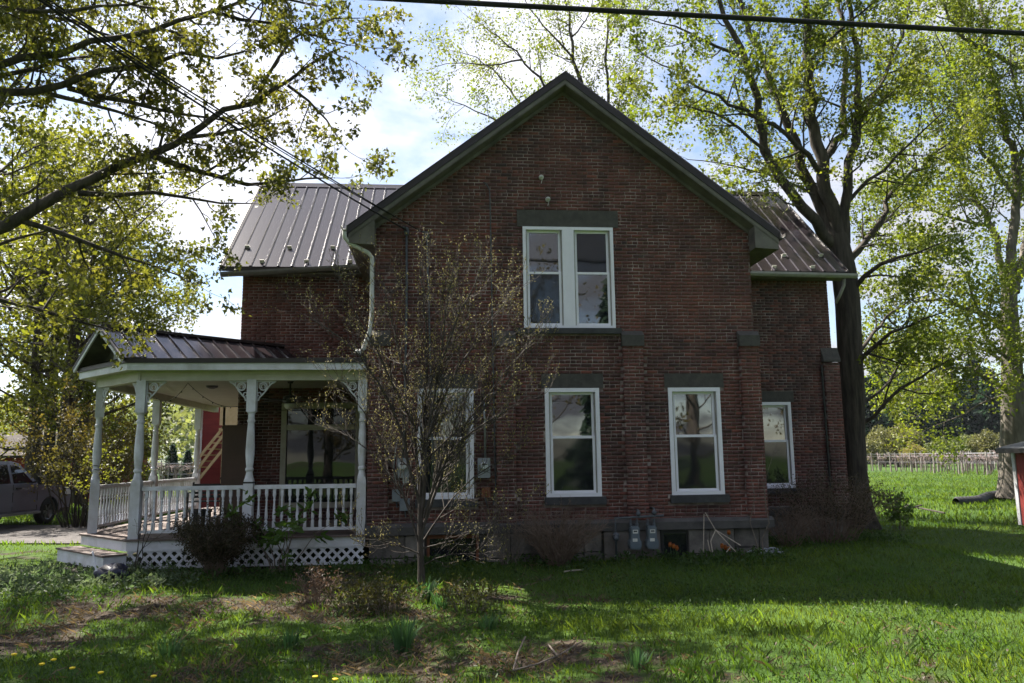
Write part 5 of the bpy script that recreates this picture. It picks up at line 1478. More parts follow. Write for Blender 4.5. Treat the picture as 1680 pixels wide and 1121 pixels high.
# young budding tree in front of the left window
B = onground(692, 972); B[2] = float(gz(B[0], B[1])); Ys = float(B[1])
def sx(pts, a, b): return pxl(pts, Ys+a, Ys+b)
limbs = [
 (sx([(690,850),(700,720),(722,600),(760,500),(790,440)], 0, -.5), .035, .008),
 (sx([(690,840),(680,700),(652,560),(622,450)], 0, .4), .032, .008),
 (sx([(692,870),(730,760),(800,660),(880,570)], 0, .6), .028, .007),
 (sx([(690,830),(640,650),(570,560),(505,520)], 0, -.4), .028, .007),
 (sx([(692,800),(700,650),(700,540),(690,430)], 0, .2), .03, .008),
 (sx([(695,850),(735,740),(800,690),(870,650)], 0, -.6), .024, .006),
 (sx([(700,720),(745,610),(810,520),(850,470)], -.2, .3), .022, .006),
 (sx([(680,700),(630,600),(590,530),(560,470)], .1, -.5), .02, .006),
 (sx([(690,900),(740,890),(790,870),(830,850)], 0, -.5), .014, .005),
 (sx([(690,910),(650,890),(600,885)], 0, -.6), .012, .005),
 (sx([(688,860),(640,780),(590,720),(530,700)], 0, .5), .018, .005),
 (sx([(692,760),(760,700),(830,610),(890,540)], 0, .1), .018, .005),
 (sx([(690,930),(720,905),(770,908)], 0, -.4), .012, .004),
 (sx([(722,600),(730,520),(740,460)], -.2, -.6), .016, .005),
 (sx([(690,900),(660,800),(610,690),(560,630)], 0, -.3), .018, .005),
 (sx([(690,895),(735,820),(790,770),(850,740)], 0, .4), .016, .005),
 (sx([(690,880),(715,780),(770,640),(830,540)], 0, -.3), .02, .005),
]
trk = [tuple(B-np.array([0, 0, .05]))]+[tuple(at(x, y, Ys)) for x, y in ((691, 930), (689, 880), (690, 820), (692, 780))]
make_tree('young_tree', 'small budding tree with bare pale twigs in front of the left window', B, trk, [.055, .044, .040, .036, .026], limbs,
          (.8, .44, .22), (9.0, 8.5, 5.5), M['bud'], M['barkyoung'], .030, 1, 44, tmpl=BUD, jitter=.012, bias=(0, 0, .8), up=.2, min_r=.0028, ang=(25, 50), limb_step=.25, step=.15, leaf=1)

def gp(px, py): p = onground(px, py, .08); return float(p[0]), float(p[1])
x, y = -3.78, -.75
shrub('boxwood_bush', 'dense dark brownish round bush in front of the porch lattice', x, y, .95, .68, 90, M['deadtwig'], M['leaf_bush'], .034, 4, 3, lens=(.28, .13), dens=(6, 8), jitter=.035, r0=.007, base_r=.12)
x, y = -2.75, -.55
shrub('rhododendron', 'loose shrub with large drooping green leaves in front of railing', x, y, 1.35, 1.05, 9, M['twig'], M['leaf_rhodo'], .16, 4, 5, lens=(.30,), dens=(2.6,), tmpl=OVAL, jitter=.03, r0=.014, bias=(0, 0, -.5), leaf=1)
x, y = 2.05, -.55
shrub('dead_shrub', 'brown tangle of dry stems under the lower middle window', x, y, 1.05, .9, 190, M['deadtwig'], None, seed=7, lens=(.3, .12), dens=(4, 5), r0=.008)
shrub('dead_shrub', 'thin grey bare shrub right of the rusty basement window', 1.2, -.5, 1.35, .7, 26, M['twig'], None, seed=8, lens=(.4, .18), dens=(2.5, 3), r0=.007)
shrub('dead_shrub', 'wide brown twiggy shrub against the right wing of house', 8.3, 1.9, 1.35, 1.35, 150, M['deadtwig'], M['leaf_bush'], .04, 1, 9, lens=(.4, .18), dens=(3, 4), r0=.007, base_r=.5)
shrub('dead_shrub', 'reddish brown bare shrub at the right corner of the foundation', 7.1, 1.2, .8, .7, 70, M['deadtwig'], None, seed=10, lens=(.3, .14), dens=(3, 4), r0=.006)
shrub('evergreen_shrub', 'glossy dark green shrub at the foot of the big maple', 11.75, 5.0, .85, .4, 9, M['twig'], M['leaf_rhodo'], .14, 4, 12, lens=(.25,), dens=(4,), tmpl=OVAL, bias=(0, 0, -.3), leaf=1, jitter=.05)
shrub('bare_sapling', 'single thin bare sapling standing against the front right pilaster', 5.82, -.45, 2.6, .25, 2, M['twig'], None, seed=13, lens=(.4, .2), dens=(1.5, 2), r0=.014, base_r=.03)
x, y = gp(128, 880)
shrub('leafy_shrub', 'multi-stemmed shrub with lit yellow-green leaves beside the driveway', -8.75, 6.9, 2.3, 1.0, 11, M['bark'], M['leaf_left'], .06, 2, 14, lens=(.7, .3), dens=(2.5, 3.5), tmpl=KITE, r0=.03, base_r=.25, jitter=.06)
shrub('bronze_shrub', 'tall bronze-leaved shrub behind the porch posts', -11.2, 11.5, 4.3, 2.0, 40, M['bark'], M['leaf_red'], .085, 3, 15, lens=(.8, .35), dens=(2.4, 3), r0=.025, base_r=.5, jitter=.08)
shrub('bronze_shrub', 'dark olive shrub before the red barn, behind the bronze one', -11.9, 16.5, 2.6, 1.4, 26, M['bark'], M['leaf_left'], .085, 3, 16, lens=(.8, .35), dens=(2.4, 3), r0=.025, base_r=.5, jitter=.08)
shrub('vine_stem', 'thin dark bare vine stem climbing the corner porch post', -5.15, -.42, 1.25, .35, 3, M['bark'], None, seed=17, lens=(.5, .2), dens=(2, 2.5), r0=.014, base_r=.04)
shrub('weed_clump', 'rusty brown dry plant clump in the flower bed, left of young tree', -1.75, -3.0, .5, .35, 40, M['deadtwig'], M['leaf_litter'], .04, 1, 18, cat='plant', lens=(.14,), dens=(6,), r0=.004, leaf=1)
for k, (px, py, s, lab) in enumerate(((590, 995, .42, 'low bronze-green leafy plant left in the flower bed'), (640, 1000, .36, 'low bronze-green leafy plant beside the young tree'), (770, 1000, .34, 'low bronze-green leafy plant right of young tree'))):
    x, y = gp(px, py)
    shrub('bed_plant', lab, x, y, s, s*1.1, 45, M['twig'], M['leaf_bed'], .05, 3, 60+k, cat='plant', lens=(.16,), dens=(6,), r0=.004, base_r=.2, jitter=.04, leaf=1, tmpl=OVAL)

# daffodil clumps
def daffodil(px, py, n, h, seed, label):
    x, y = gp(px, py); g = np.random.default_rng(seed); b = np.array([x, y, float(gz(x, y))])
    t = thing('daffodil_clump', label, 'plant', tuple(b), group='daffodil clumps')
    V, Fs = [], []
    for k in range(n):
        a = g.uniform(0, 6.28); r = g.uniform(0, .10); p = b*0+np.array([math.cos(a)*r, math.sin(a)*r, -.02]); lean = g.uniform(.05, .5); hh = h*g.uniform(.7, 1.1)
        w = np.array([-math.sin(a+.6), math.cos(a+.6), 0])*.009; o = np.array([math.cos(a), math.sin(a), 0])
        i0 = len(V)
        for t_, ww in ((0, 1), (.4, 1.1), (.75, .9), (1, .1)):
            c = p+o*lean*hh*t_*t_+np.array([0, 0, hh*(t_-.25*lean*t_*t_)]); V += [c-w*ww, c+w*ww]
        Fs += [(i0+2*j, i0+2*j+1, i0+2*j+3, i0+2*j+2) for j in range(3)]
    o = link('leaf_clump', np_mesh('leaf_clump', np.array(V), [np.array(Fs)]), M['stem'], t); o['kind'] = 'stuff'
daffodil(663, 1055, 60, .40, 1, 'tall upright clump of daffodil leaves in the flower bed')
daffodil(700, 985, 46, .38, 2, 'blue-green clump of daffodil leaves by the young tree trunk')
daffodil(725, 1000, 30, .33, 3, 'loose clump of daffodil leaves right of young tree')
daffodil(475, 1050, 40, .22, 4, 'short bright clump of leaves left of the flower bed')
daffodil(278, 1062, 40, .22, 5, 'short bright grass-like clump in the left lawn')
daffodil(1045, 1085, 36, .20, 6, 'short bright clump of leaves in the front lawn')
daffodil(800, 1025, 30, .2, 7, 'small light green leaf clump right of the flower bed')
def tulip(px, py, Y, label, n=3):
    c = at(px, py, Y); t = thing('tulip', label, 'flower', (c[0], Y, .1))
    for k in range(n):
        dx = (k-(n-1)/2)*.06; top = c[2]-.03*k
        MB().tube([(c[0]+dx*.4, Y, .08), (c[0]+dx, Y, top)], .005, 5).build('stem', M['stem'], t)
        MB().lathe([(.008, 0), (.03, .02), (.034, .05), (.022, .085), (.03, .09)], (c[0]+dx, Y, top), 8).build('petal_cup', M['orange'], t)
tulip(1105, 898, -.5, 'orange tulips beside the parged foundation patch')
tulip(1190, 900, -.5, 'orange tulips beside the leaning pale sticks')
tulip(1196, 878, -.35, 'single orange tulip above the leaning pale sticks', 1)
def dandelion(px, py, label):
    x, y = gp(px, py); z = float(gz(x, y)); t = thing('dandelion', label, 'flower', (x, y, z), group='dandelions in the lawn')
    MB().tube([(x, y, z), (x+.01, y, z+.10)], .004, 5).build('stem', M['stem'], t)
    MB().lathe([(.008, .10), (.024, .108), (.026, .118), (.0, .126)], (x+.01, y, z), 10).build('flower_head', M['yellow'], t)
for k, (px, py) in enumerate(((20, 1090), (66, 1104), (85, 1098), (116, 1108), (163, 1112), (250, 1115), (515, 1118), (548, 1119))):
    dandelion(px, py, 'yellow dandelion at the lower edge of lawn, %s from the left' % ORD[k])

# ------------------------------------------------------------------ grass, weeds, dry leaves
def scatter(n, x0, x1, y0, y1, keep, seed):
    g = np.random.default_rng(seed); x = g.uniform(x0, x1, n); y = g.uniform(y0, y1, n)
    k = g.random(n) < keep(x, y); return x[k], y[k]
def not_house(x, y):
    inh = ((x > XL-.15) & (x < XR+.15) & (y > -.15)) | ((x > WL-2.4) & (x < WR+.1) & (y > 3.1) & (y < 9.9)) | ((x > -6.95) & (x < -1.3) & (y > -.15) & (y < 9.7) & (y-1.36 > -(x+6.86)*1.06))
    drv = (x < -8.8) & (np.abs(y-(9.3+.12*(-11-x))) < 2.75)
    return ~(inh | drv)
def blades(name, x, y, h, w, mat, label, seed, lean=.45):
    g = np.random.default_rng(seed); n = len(x); z = gz(x, y)
    a = g.uniform(0, 2*np.pi, n); hh = h*(.45+.75*g.random(n)); l = lean*g.random(n)
    d = np.stack([np.cos(a)*l, np.sin(a)*l, np.ones(n)], -1); side = np.stack([-np.sin(a+.7), np.cos(a+.7), np.zeros(n)], -1)
    p = np.stack([x, y, z-.01], -1)
    V = np.empty((n, 4, 3)); ww = (w*(.6+.8*g.random(n)))[:, None]
    V[:, 0] = p-side*ww; V[:, 1] = p+side*ww
    mid_ = p+d*hh[:, None]*.55
    V[:, 2] = mid_+side*ww*.7
    V[:, 3] = p+d*hh[:, None]*np.array([1.7, 1.7, 1.0])
    F3 = np.array([(0, 1, 2), (0, 2, 3)])[None]+(np.arange(n)*4)[:, None, None]
    return tag(link(name, np_mesh(name, V.reshape(-1, 3), [F3.reshape(-1, 3)]), mat), label, 'grass', kind='stuff')
near = lambda x, y: not_house(x, y)*np.clip(1.15-(np.hypot(x, y+14.7)-6)/14, .18, 1)
gx_, gy_ = scatter(560000, -15, 19, -10.5, 8, lambda x, y: near(x, y)*np.clip((lush(x, y)-.25)*1.25, .03, 1), 31)
blades('grass', gx_, gy_, .075, .004, M['grass'], 'short green lawn grass in front of the house', 32)
gx_, gy_ = scatter(150000, -15, 19, -10.5, 6, lambda x, y: near(x, y)*np.clip((fnoise(x+80, y+13, .9)-.50)*6, 0, 1)*np.clip(lush(x, y)*1.4, 0, 1), 33)
blades('grass', gx_, gy_, .135, .0048, M['grass'], 'taller tufted grass in the lawn', 34, .6)
gx_, gy_ = scatter(150000, -15, 15, -10.5, 4, lambda x, y: near(x, y)*np.clip(1.0-lush(x, y), 0, 1)*np.clip((fnoise(x-30, y+5, 1.3)-.35)*3, 0, 1), 35)
blades('dry_grass', gx_, gy_, .085, .0045, M['straw'], 'dry straw-coloured grass on the bare patches', 36, 1.6)
gx_, gy_ = scatter(150000, 9, 60, 6, 62, lambda x, y: not_house(x, y)*np.clip(1.3-(y/45), .25, 1), 37)
blades('grass', gx_, gy_, .16, .016, M['grass'], 'sunlit field grass running back to the vineyard', 38)
gx_, gy_ = scatter(60000, -32, -8, 6, 40, lambda x, y: not_house(x, y)*1.0, 39)
blades('grass', gx_, gy_, .15, .014, M['grass'], 'grass along the driveway behind the porch', 40)
def cover(name, x, y, size, mat, label, seed, hmax, tmpl=OVAL, per=4, cat='ground cover', bias=(0, 0, .25)):
    g = np.random.default_rng(seed); n = len(x)
    P_ = np.repeat(np.stack([x, y, gz(x, y)], -1), per, 0); P_ += g.normal(size=P_.shape)*np.array([.04, .04, 0]); P_[:, 2] += g.random(len(P_))*hmax
    V, Ft = foliage(P_, size, tmpl, bias=bias, spread=.6, rs=g); 
    return tag(link(name, np_mesh(name, V, [Ft]), mat), label, cat, kind='stuff')
gx_, gy_ = scatter(5200, -8.5, -3.2, -2.6, 1.5, lambda x, y: not_house(x, y)*np.clip(np.exp(-((x+6.6)/1.5)**2-((y+.5)/1.1)**2)*1.6+np.exp(-((x+4.4)/.5)**2-((y+1.5)/.35)**2), 0, 1), 41)
cover('ground_cover', gx_, gy_, .075, M['leaf_cover'], 'pale variegated ground cover beside the porch steps', 42, .16)
gx_, gy_ = scatter(14000, -5.4, 10, -1.9, 3.2, lambda x, y: not_house(x, y)*np.clip(1-np.abs(y+.55+.9*(x > 6.2)*-2.6)/.9, 0, 1)*np.clip((fnoise(x, y, 1.1)-.3)*3, 0, 1)*np.where((x < -1.3) & (y > -.75), .15, 1), 43)
cover('weed_patch', gx_, gy_, .075, M['leaf_weed'], 'dark green weeds along the foot of the foundation', 44, .15)
gx_, gy_ = scatter(22000, -9, 8, -9.5, -1.2, lambda x, y: near(x, y)*np.clip((fnoise(x+12, y-9, .8)-.42)*4, 0, 1), 45)
cover('weed_patch', gx_, gy_, .045, M['leaf_weed'], 'low broad-leaved weeds scattered through the front lawn', 46, .07, per=3)
gx_, gy_ = scatter(42000, -10, 10, -10, 1, lambda x, y: near(x, y)*np.clip(1.15-lush(x, y), .06, 1), 47)
cover('leaf_litter', gx_, gy_, .036, M['leaf_litter'], 'dry brown fallen leaves lying on the bare earth', 48, .02, tmpl=KITE, per=1, cat='leaves', bias=(0, 0, 0))

# ------------------------------------------------------------------ things lying about in the yard
def sticks(name, label, lines, r, mat, cat):
    t = thing(name, label, cat, tuple(lines[0][0]))
    for l in lines: MB().tube(l, r, 6).build('stick', mat, t)
    return t
A = lambda x, y, Y: tuple(at(x, y, Y))
sticks('leaning_sticks', 'pale forked sticks leaning against the foundation right of gas meters', [[A(1157, 841, -.32), A(1174, 870, -.5), A(1200, 898, -.75), A(1207, 905, -.85)], [A(1174, 870, -.5), A(1215, 895, -.8)], [A(1155, 843, -.3), A(1154, 905, -.5)], [A(1174, 870, -.5), A(1166, 888, -.6), A(1169, 906, -.7)], [A(1161, 886, -.55), A(1165, 905, -.65)], [A(1199, 897, -.75), A(1192, 906, -.8)]], .0095, M['palestick'], 'sticks')
tw = []
tr_ = np.random.default_rng(70); c = np.array(onground(1248, 912, .12)); c[2] = .1
for k in range(70):
    p = c+tr_.normal(size=3)*np.array([.13, .1, .03])+np.array([0, 0, .08]); a = tr_.uniform(0, 6.3)
    q = [p+np.array([math.cos(a+.5*i)*.06*i, math.sin(a+.5*i)*.06*i, .03*math.sin(i+k)]) for i in range(4)]
    tw.append((np.array(q), [.018, .022, .018, .006], 4))
V, Fq = tubes(tw); o = tag(link('plastic_netting', np_mesh('plastic_netting', V, [Fq]), M['plastic']), 'crumpled heap of white plastic strips on grass by the foundation', 'litter')
t = thing('white_stake', 'thin white stake leaning on the ground before the porch steps', 'stake', tuple(onground(158, 937)))
MB().tube([A(158, 937, -1.4), A(152, 906, -1.35)], .014, 6).build('rod', M['vinyl'], t)
MB().lathe([(.014, 0), (.018, .01), (.0, .03)], A(152, 907, -1.35), 6).build('tip', M['vinyl'], t)
for px0, py0, px1, py1, lab in ((134, 931, 152, 937, 'short white slat lying left of the white stake'), (168, 936, 184, 924, 'short white slat lying right of the white stake')):
    a, b = onground(px0, py0, .06), onground(px1, py1, .1); t = thing('white_scrap', lab, 'scrap', tuple(a)); MB().bar(tuple(a), tuple(b), .05, .015).build('slat', M['vinyl'], t)
    MB().bar(tuple(a+[0, 0, .012]), tuple(a+[.02, .03, .014]), .05, .006).build('end_clip', M['gutter'], t)
c = np.array(onground(188, 930, .1)); c[1] = -1.0; c = np.array(at(188, 925, -.9))
g = np.random.default_rng(5); d = g.normal(size=(260, 3))
bm_ = MB(); 
ring = []
for i in range(7):
    ph = math.pi*i/6
    for j in range(12):
        th = 2*math.pi*j/12; k = 1+.28*math.sin(3*th+i)+.18*math.sin(5*th-2*i)
        ring.append((c[0]+.26*math.sin(ph)*math.cos(th)*k, c[1]+.2*math.sin(ph)*math.sin(th)*k, .08+.15*(1-math.cos(ph))*(.8+.2*math.sin(4*th))))
bm_.add(ring, [(i*12+j, i*12+(j+1) % 12, (i+1)*12+(j+1) % 12, (i+1)*12+j) for i in range(6) for j in range(12)])
tag(bm_.build('blue_sack', M['bluebag'], smooth=True), 'crumpled dark blue sack beside the porch steps', 'sack')
a, b = onground(180, 963, .08), onground(206, 953, .08)
t = thing('grey_board', 'short grey boards lying on the bare ground before the porch', 'board', tuple(a))
MB().bar(tuple(a), tuple(b), .09, .03).build('plank', M['steel'], t); MB().bar(tuple(a+[.02, -.16, -.01]), tuple(b+[.05, -.13, -.01]), .07, .025).build('plank', M['steel'], t)
sticks('fallen_twig', 'forked bare twig lying in the front lawn', [[tuple(onground(x, y, .06)) for x, y in ((842, 1100), (880, 1090), (915, 1076), (955, 1052))], [tuple(onground(x, y, .07)) for x, y in ((842, 1100), (850, 1070), (862, 1045))], [tuple(onground(x, y, .08)) for x, y in ((915, 1076), (900, 1058))]], .009, M['twig'], 'twig')
sticks('fallen_twig', 'fallen bare branch lying in sunlit grass by the big maple', [[tuple(onground(x, y, .1)) for x, y in ((1478, 838), (1500, 832), (1530, 838), (1550, 842))], [tuple(onground(x, y, .15)) for x, y in ((1500, 832), (1512, 829))], [tuple(onground(x, y, .12)) for x, y in ((1478, 838), (1490, 828))]], .03, M['bark'], 'branch')
sticks('fallen_twig', 'bleached stick lying before the brown dead shrub', [[tuple(onground(x, y, .1)) for x, y in ((925, 938), (940, 936), (957, 935))]], .012, M['palestick'], 'stick')
# corrugated drain pipe in the field
a = [onground(x, y, .12) for x, y in ((1568, 824), (1590, 823), (1605, 822), (1622, 815), (1640, 812), (1655, 812))]
pp_ = resample(a, .10); rad = [.15+.055*(k % 2) for k in range(len(pp_))]
V, Fq = tubes([(pp_, rad, 14)]); tag(link('drain_pipe', np_mesh('drain_pipe', V, [Fq]), M['rubber']), 'black corrugated drain pipe lying in the sunlit field', 'pipe')

# ------------------------------------------------------------------ red shed at the right edge
sh = thing('red_shed', 'small red board shed with dark metal roof at the right edge', 'shed', (16.6, 4.5, 0))
sxl, sxr, sy0, sy1, sz = 15.78, 18.4, 3.0, 5.95, 1.95
for k in range(16):
    a = sxl+.09+k*(sxr-sxl-.18)/16; MB().box(a, a+(sxr-sxl-.18)/16-.012, sy0-.012*(k % 2)-.01, sy0+.02, 0, sz+.05).build('board', M['redwall'], sh)
for k in range(15):
    a = sy0+.09+k*(sy1-sy0-.18)/15; MB().box(sxl-.01-.012*(k % 2), sxl+.02, a, a+(sy1-sy0-.18)/15-.012, 0, sz+.1).build('board', M['redwall'], sh)
MB().box(sxl+.02, sxr-.02, sy0+.02, sy1-.02, 0, sz+.05).build('core', M['reddark'], sh)
MB().box(sxl-.035, sxl+.085, sy1-.085, sy1+.03, 0, sz).build('corner_trim', M['white'], sh); MB().box(sxl-.03, sxl+.085, sy0-.035, sy0+.085, 0, sz).build('corner_trim', M['white'], sh); MB().box(sxr-.085, sxr+.03, sy0-.035, sy0+.085, 0, sz).build('corner_trim', M['white'], sh)
k = 0
while k < 11:
    a0 = sxl-.26+k*.31
    zz = lambda x: sz+.10+(x-sxl+.26)*.22
    MB().add([(a0, sy0-.35, zz(a0)), (a0+.30, sy0-.35, zz(a0+.30)), (a0+.30, sy1+.3, zz(a0+.30)), (a0, sy1+.3, zz(a0)), (a0, sy0-.35, zz(a0)+.035), (a0+.30, sy0-.35, zz(a0+.30)+.035), (a0+.30, sy1+.3, zz(a0+.30)+.035), (a0, sy1+.3, zz(a0)+.035)],
             [(0,3,2,1),(4,5,6,7),(0,1,5,4),(1,2,6,5),(2,3,7,6),(3,0,4,7)]).build('roof_panel', M['shedroof'], sh); k += 1
MB().bar((sxl-.27, sy0-.36, sz+.05), (sxl-.27, sy1+.3, sz+.05), .03, .11).build('fascia', M['roofedge'], sh)

# ------------------------------------------------------------------ long red barn behind the pickup
bx0, bx1, by = at(-260, 790, 27)[0], at(168, 790, 27)[0], 27.0
bn = thing('red_barn', 'long low dark red barn behind the pickup and shrubs', 'barn', ((bx0+bx1)/2, by, 0))
nb = 44
for k in range(nb):
    a = bx0+k*(bx1-bx0)/nb; MB().box(a, a+(bx1-bx0)/nb-.015, by-.012*(k % 2), by+.04, 0, 2.35).build('board', M['redwall'], bn)
MB().box(bx0, bx1-.01, by+.041, by+6, 0, 2.32).build('core', M['reddark'], bn)
MB().prism([(by-.5, 2.28), (by+3, 3.55), (by+6.5, 2.28), (by+6.5, 2.40), (by+3, 3.68), (by-.5, 2.40)], bx0-.3, bx1+.3, 'x').build('roof', M['barnroof'], bn)
# dark red outbuilding with a wooden stair, seen through the porch
oy = 15.5
ox0, ox1 = at(327, 740, oy)[0], at(327, 740, oy)[0]+4.2
ob = thing('red_outbuilding', 'tall dark red outbuilding behind the house, seen through the porch', 'outbuilding', ((ox0+ox1)/2, oy, 0))
for k in range(20):
    MB().box(ox0, ox1, oy-.012*(k % 2), oy+.05, .0+k*.2, .19+k*.2).build('board', M['reddark'] if k < 19 else M['reddark'], ob)
MB().box(ox0+.01, ox1-.01, oy+.051, oy+4, 0, 4.0).build('core', M['reddark'], ob)
MB().box(ox0-.05, ox0+.08, oy-.04, oy+.06, 0, 4.0).build('corner_trim', M['white'], ob)
MB().prism([(ox0-.3, 3.98), ((ox0+ox1)/2, 5.6), (ox1+.3, 3.98), (ox1+.3, 4.1), ((ox0+ox1)/2, 5.75), (ox0-.3, 4.1)], oy-.3, oy+4.2, 'y').build('roof', M['roofedge'], ob)
st = thing('wooden_stair', 'pale new lumber stair with railings climbing beside red outbuilding', 'stair', tuple(at(320, 775, oy-1.2)))
for dy in (0, -.9):
    for (p, q) in (((318, 778), (377, 700)), ((322, 792), (383, 716)), ((316, 764), (366, 702))):
        MB().bar(A(*p, oy-.6+dy), A(*q, oy-.6+dy), .05, .09).build('rail', M['tanwood'], st)
for k in range(9):
    f = k/8; p = np.array(A(320+58*f, 786-78*f, oy-.6)); MB().box(p[0]-.14, p[0]+.14, oy-1.5, oy-.6, p[2]-.02, p[2]+.02).build('tread', M['tanwood'], st)
p = np.array(A(378, 704, oy-.6))
MB().box(p[0]-.15, p[0]+1.5, oy-1.55, oy-.1, p[2]-.1, p[2]).build('landing', M['tanwood'], st)
for dx in (0, .7, 1.4): MB().box(p[0]+dx-.04, p[0]+dx+.04, oy-1.5, oy-1.42, 0, p[2]+.9).build('post', M['tanwood'], st)
MB().box(p[0]-.15, p[0]+1.5, oy-1.5, oy-1.46, p[2]+.1, p[2]+.85).build('guard_panel', M['tanwood'], st)

# ------------------------------------------------------------------ pickup truck
TW = at(72, 853, 12.9); TW[2] = float(gz(TW[0], TW[1]))+.0
tk = thing('pickup_truck', 'slate blue crew cab pickup parked on grass beyond the driveway', 'pickup', tuple(TW-np.array([1.089*1.08, 1.715*1.08, 0])), R(82), local=True)
tk.scale = (1.08, 1.08, 1.08)
def tp_(name, m, mat, parent=tk, smooth=False):
    o = link(name, m.mesh(name, (0, 0, 0), smooth), mat, parent); return o
HW = .98
def arch(cx, r, n=10): return [(cx+r*math.cos(math.pi*i/n), .38+r*math.sin(math.pi*i/n)) for i in range(n+1)]
# lower body profile (x forward, z up), wheel arches cut out
prof = [(2.86, .48), (2.92, .62), (2.90, .95), (2.78, 1.10), (2.2, 1.17), (1.42, 1.20), (1.2, 1.22), (-.98, 1.24), (-1.02, 1.27), (-2.88, 1.27), (-2.92, .60), (-2.35, .46)]
prof += [p for p in reversed(arch(-1.78, .46))][0:] + [(-1.2, .42), (1.28, .42)] + [p for p in reversed(arch(1.85, .46))] + [(2.4, .45)]
def slab(m, prof, y0, y1, inset=0.0):
    n = len(prof); m.add([(x, y0, z) for x, z in prof]+[(x, y1, z) for x, z in prof], [tuple(range(n)), tuple(range(2*n-1, n-1, -1))]+[(i, i+n, (i+1) % n+n, (i+1) % n) for i in range(n)])
m = MB(); slab(m, prof, -HW, HW); body = tp_('body', m, M['carpaint'])
# shoulder line
m = MB(); slab(m, [(2.6, 1.0), (2.6, 1.06), (-2.9, 1.10), (-2.9, 1.04)], -HW-.018, -HW+.01); tp_('shoulder_crease', m, M['carpaint'], body)
m = MB(); slab(m, [(1.35, .62), (1.35, .74), (-1.2, .74), (-1.2, .62)], -HW-.016, -HW+.01); tp_('door_moulding', m, M['carpaint'], body)
# cab
cabp = [(1.32, 1.22), (.62, 1.84), (.35, 1.90), (-.75, 1.90), (-.95, 1.84), (-1.05, 1.24)]
def taper(m, prof, w0, w1, zlo, zhi):
    n = len(prof); f = lambda z: w0+(w1-w0)*(z-zlo)/(zhi-zlo)
    m.add([(x, -f(z), z) for x, z in prof]+[(x, f(z), z) for x, z in prof], [tuple(range(n)), tuple(range(2*n-1, n-1, -1))]+[(i, i+n, (i+1) % n+n, (i+1) % n) for i in range(n)])
m = MB(); taper(m, cabp, .95, .74, 1.22, 1.9); cab = tp_('cab', m, M['carpaint'])
def side_glass(pts):
    for s in (-1, 1):
        m = MB(); f = lambda z: .95+(.74-.95)*(z-1.22)/.68+.006
        m.add([(x, s*f(z), z) for x, z in pts], [tuple(range(len(pts))) if s < 0 else tuple(reversed(range(len(pts))))]); tp_('window', m, M['carglass'], cab)
side_glass([(1.08, 1.27), (.56, 1.76), (.24, 1.80), (.22, 1.27)]); side_glass([(.10, 1.27), (.12, 1.80), (-.58, 1.80), (-.62, 1.27)]); side_glass([(-.70, 1.30), (-.68, 1.78), (-.86, 1.76), (-.92, 1.30)])
m = MB(); m.add([(1.27, -.86, 1.275), (1.27, .86, 1.275), (.67, .72, 1.815), (.67, -.72, 1.815)], [(0, 1, 2, 3)]); tp_('windscreen', m, M['carglass'], cab)
for x0, x1 in ((.16, 1.24), (-1.0, .16)):
    d = node('door', tk)
    m = MB(); 
    for a, b in (((x0, .48), (x0, 1.24)), ((x1, .48), (x1, 1.24)), ((x0, .48), (x1, .48))): m.bar((a[0], -HW-.004, a[1]), (b[0], -HW-.004, b[1]), .014, .014)
    tp_('door_gap', m, M['black'], d)
    m = MB().bbox(x0+.10, x0+.30, -HW-.045, -HW-.015, 1.10, 1.145, .012); tp_('handle', m, M['black'], d)
m = MB(); slab(m, [(-1.06, .5), (-1.06, 1.30), (-1.10, 1.30), (-1.10, .5)], -HW-.004, -HW+.02); tp_('bed_gap', m, M['black'])
m = MB().bar((1.3, -HW-.02, .40), (-1.15, -HW-.02, .40), .16, .06); tp_('running_board', m, M['steel'])
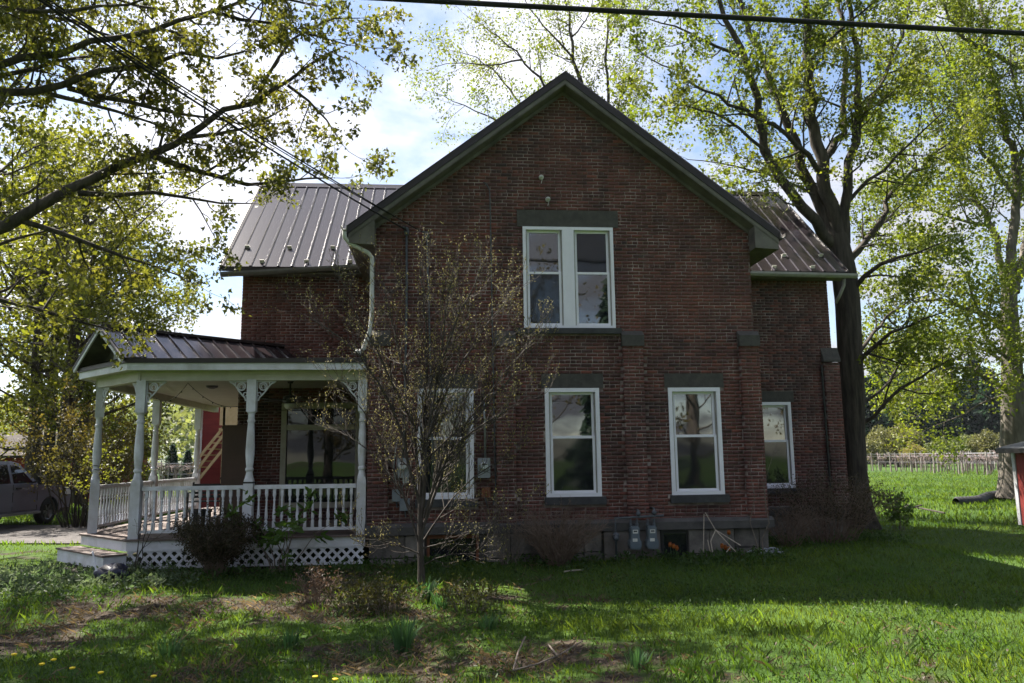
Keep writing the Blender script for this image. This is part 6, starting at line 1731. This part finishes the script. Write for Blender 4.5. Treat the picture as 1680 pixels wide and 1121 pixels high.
for s in (-1, 1):
    mi = node('mirror', tk); m = MB().bbox(.92, 1.14, s*1.26-.09, s*1.26+.09, 1.22, 1.48, .03); tp_('housing', m, M['black'], mi)
    m = MB().bar((1.03, s*.92, 1.27), (1.03, s*1.2, 1.31), .06, .05); tp_('arm', m, M['black'], mi)
    m = MB(); slab(m, [(2.55, .86), (2.86, .86), (2.83, 1.06), (2.5, 1.10)], s*HW-.01 if s < 0 else HW-.02, s*HW+.02 if s < 0 else HW+.012); tp_('headlight', m, M['lamp'])
m = MB().bbox(2.84, 2.98, -.95, .95, .46, .66, .03); tp_('bumper', m, M['steel'])
m = MB().bbox(2.86, 2.93, -.6, .6, .70, 1.02, .02); tp_('grille', m, M['black'])
for cx in (1.85, -1.78):
    for s in (-1, 1):
        w = node('wheel', tk); yy = s*(HW-.14)
        m = MB().lathe([(.24, -.12), (.35, -.13), (.385, -.10), (.39, 0), (.385, .10), (.35, .13), (.24, .12)], (cx, yy, .39), 24, 'y', cap=False); tp_('tyre', m, M['tyre'], w, True)
        m = MB().lathe([(.25, -.10), (.235, -.085), (.20, -.05), (.0, -.045)] if s < 0 else [(.25, .10), (.235, .085), (.20, .05), (.0, .045)], (cx, yy, .39), 20, 'y', cap=False)
        for k in range(6):
            a = k*math.pi/3; m.bar((cx+.05*math.cos(a), yy+s*.07, .39+.05*math.sin(a)), (cx+.235*math.cos(a), yy+s*.085, .39+.235*math.sin(a)), .055, .03, up=(0, 1, 0))
        tp_('rim', m, M['chrome'], w)
for cx in (1.85, -1.78): tp_('wheel_well', MB().box(cx-.44, cx+.44, -HW+.08, HW-.08, .40, .84), M['black'])

# ------------------------------------------------------------------ the faintly hazy air
hz = MB().box(-3300, 3300, -650, 3400, -12, 190).build('haze', None)
vm = bpy.data.materials.new('haze'); N, L = nt(vm); N.remove(N['Principled BSDF'])
pv = N.new('ShaderNodeVolumePrincipled'); pv.inputs['Color'].default_value = (.80, .88, 1.0, 1); pv.inputs['Density'].default_value = .00009; pv.inputs['Anisotropy'].default_value = .3
L.new(pv.outputs[0], N['Material Output'].inputs['Volume']); hz.data.materials.append(vm)
tag(hz, 'thin spring haze filling the air over the fields', 'haze', kind='stuff')
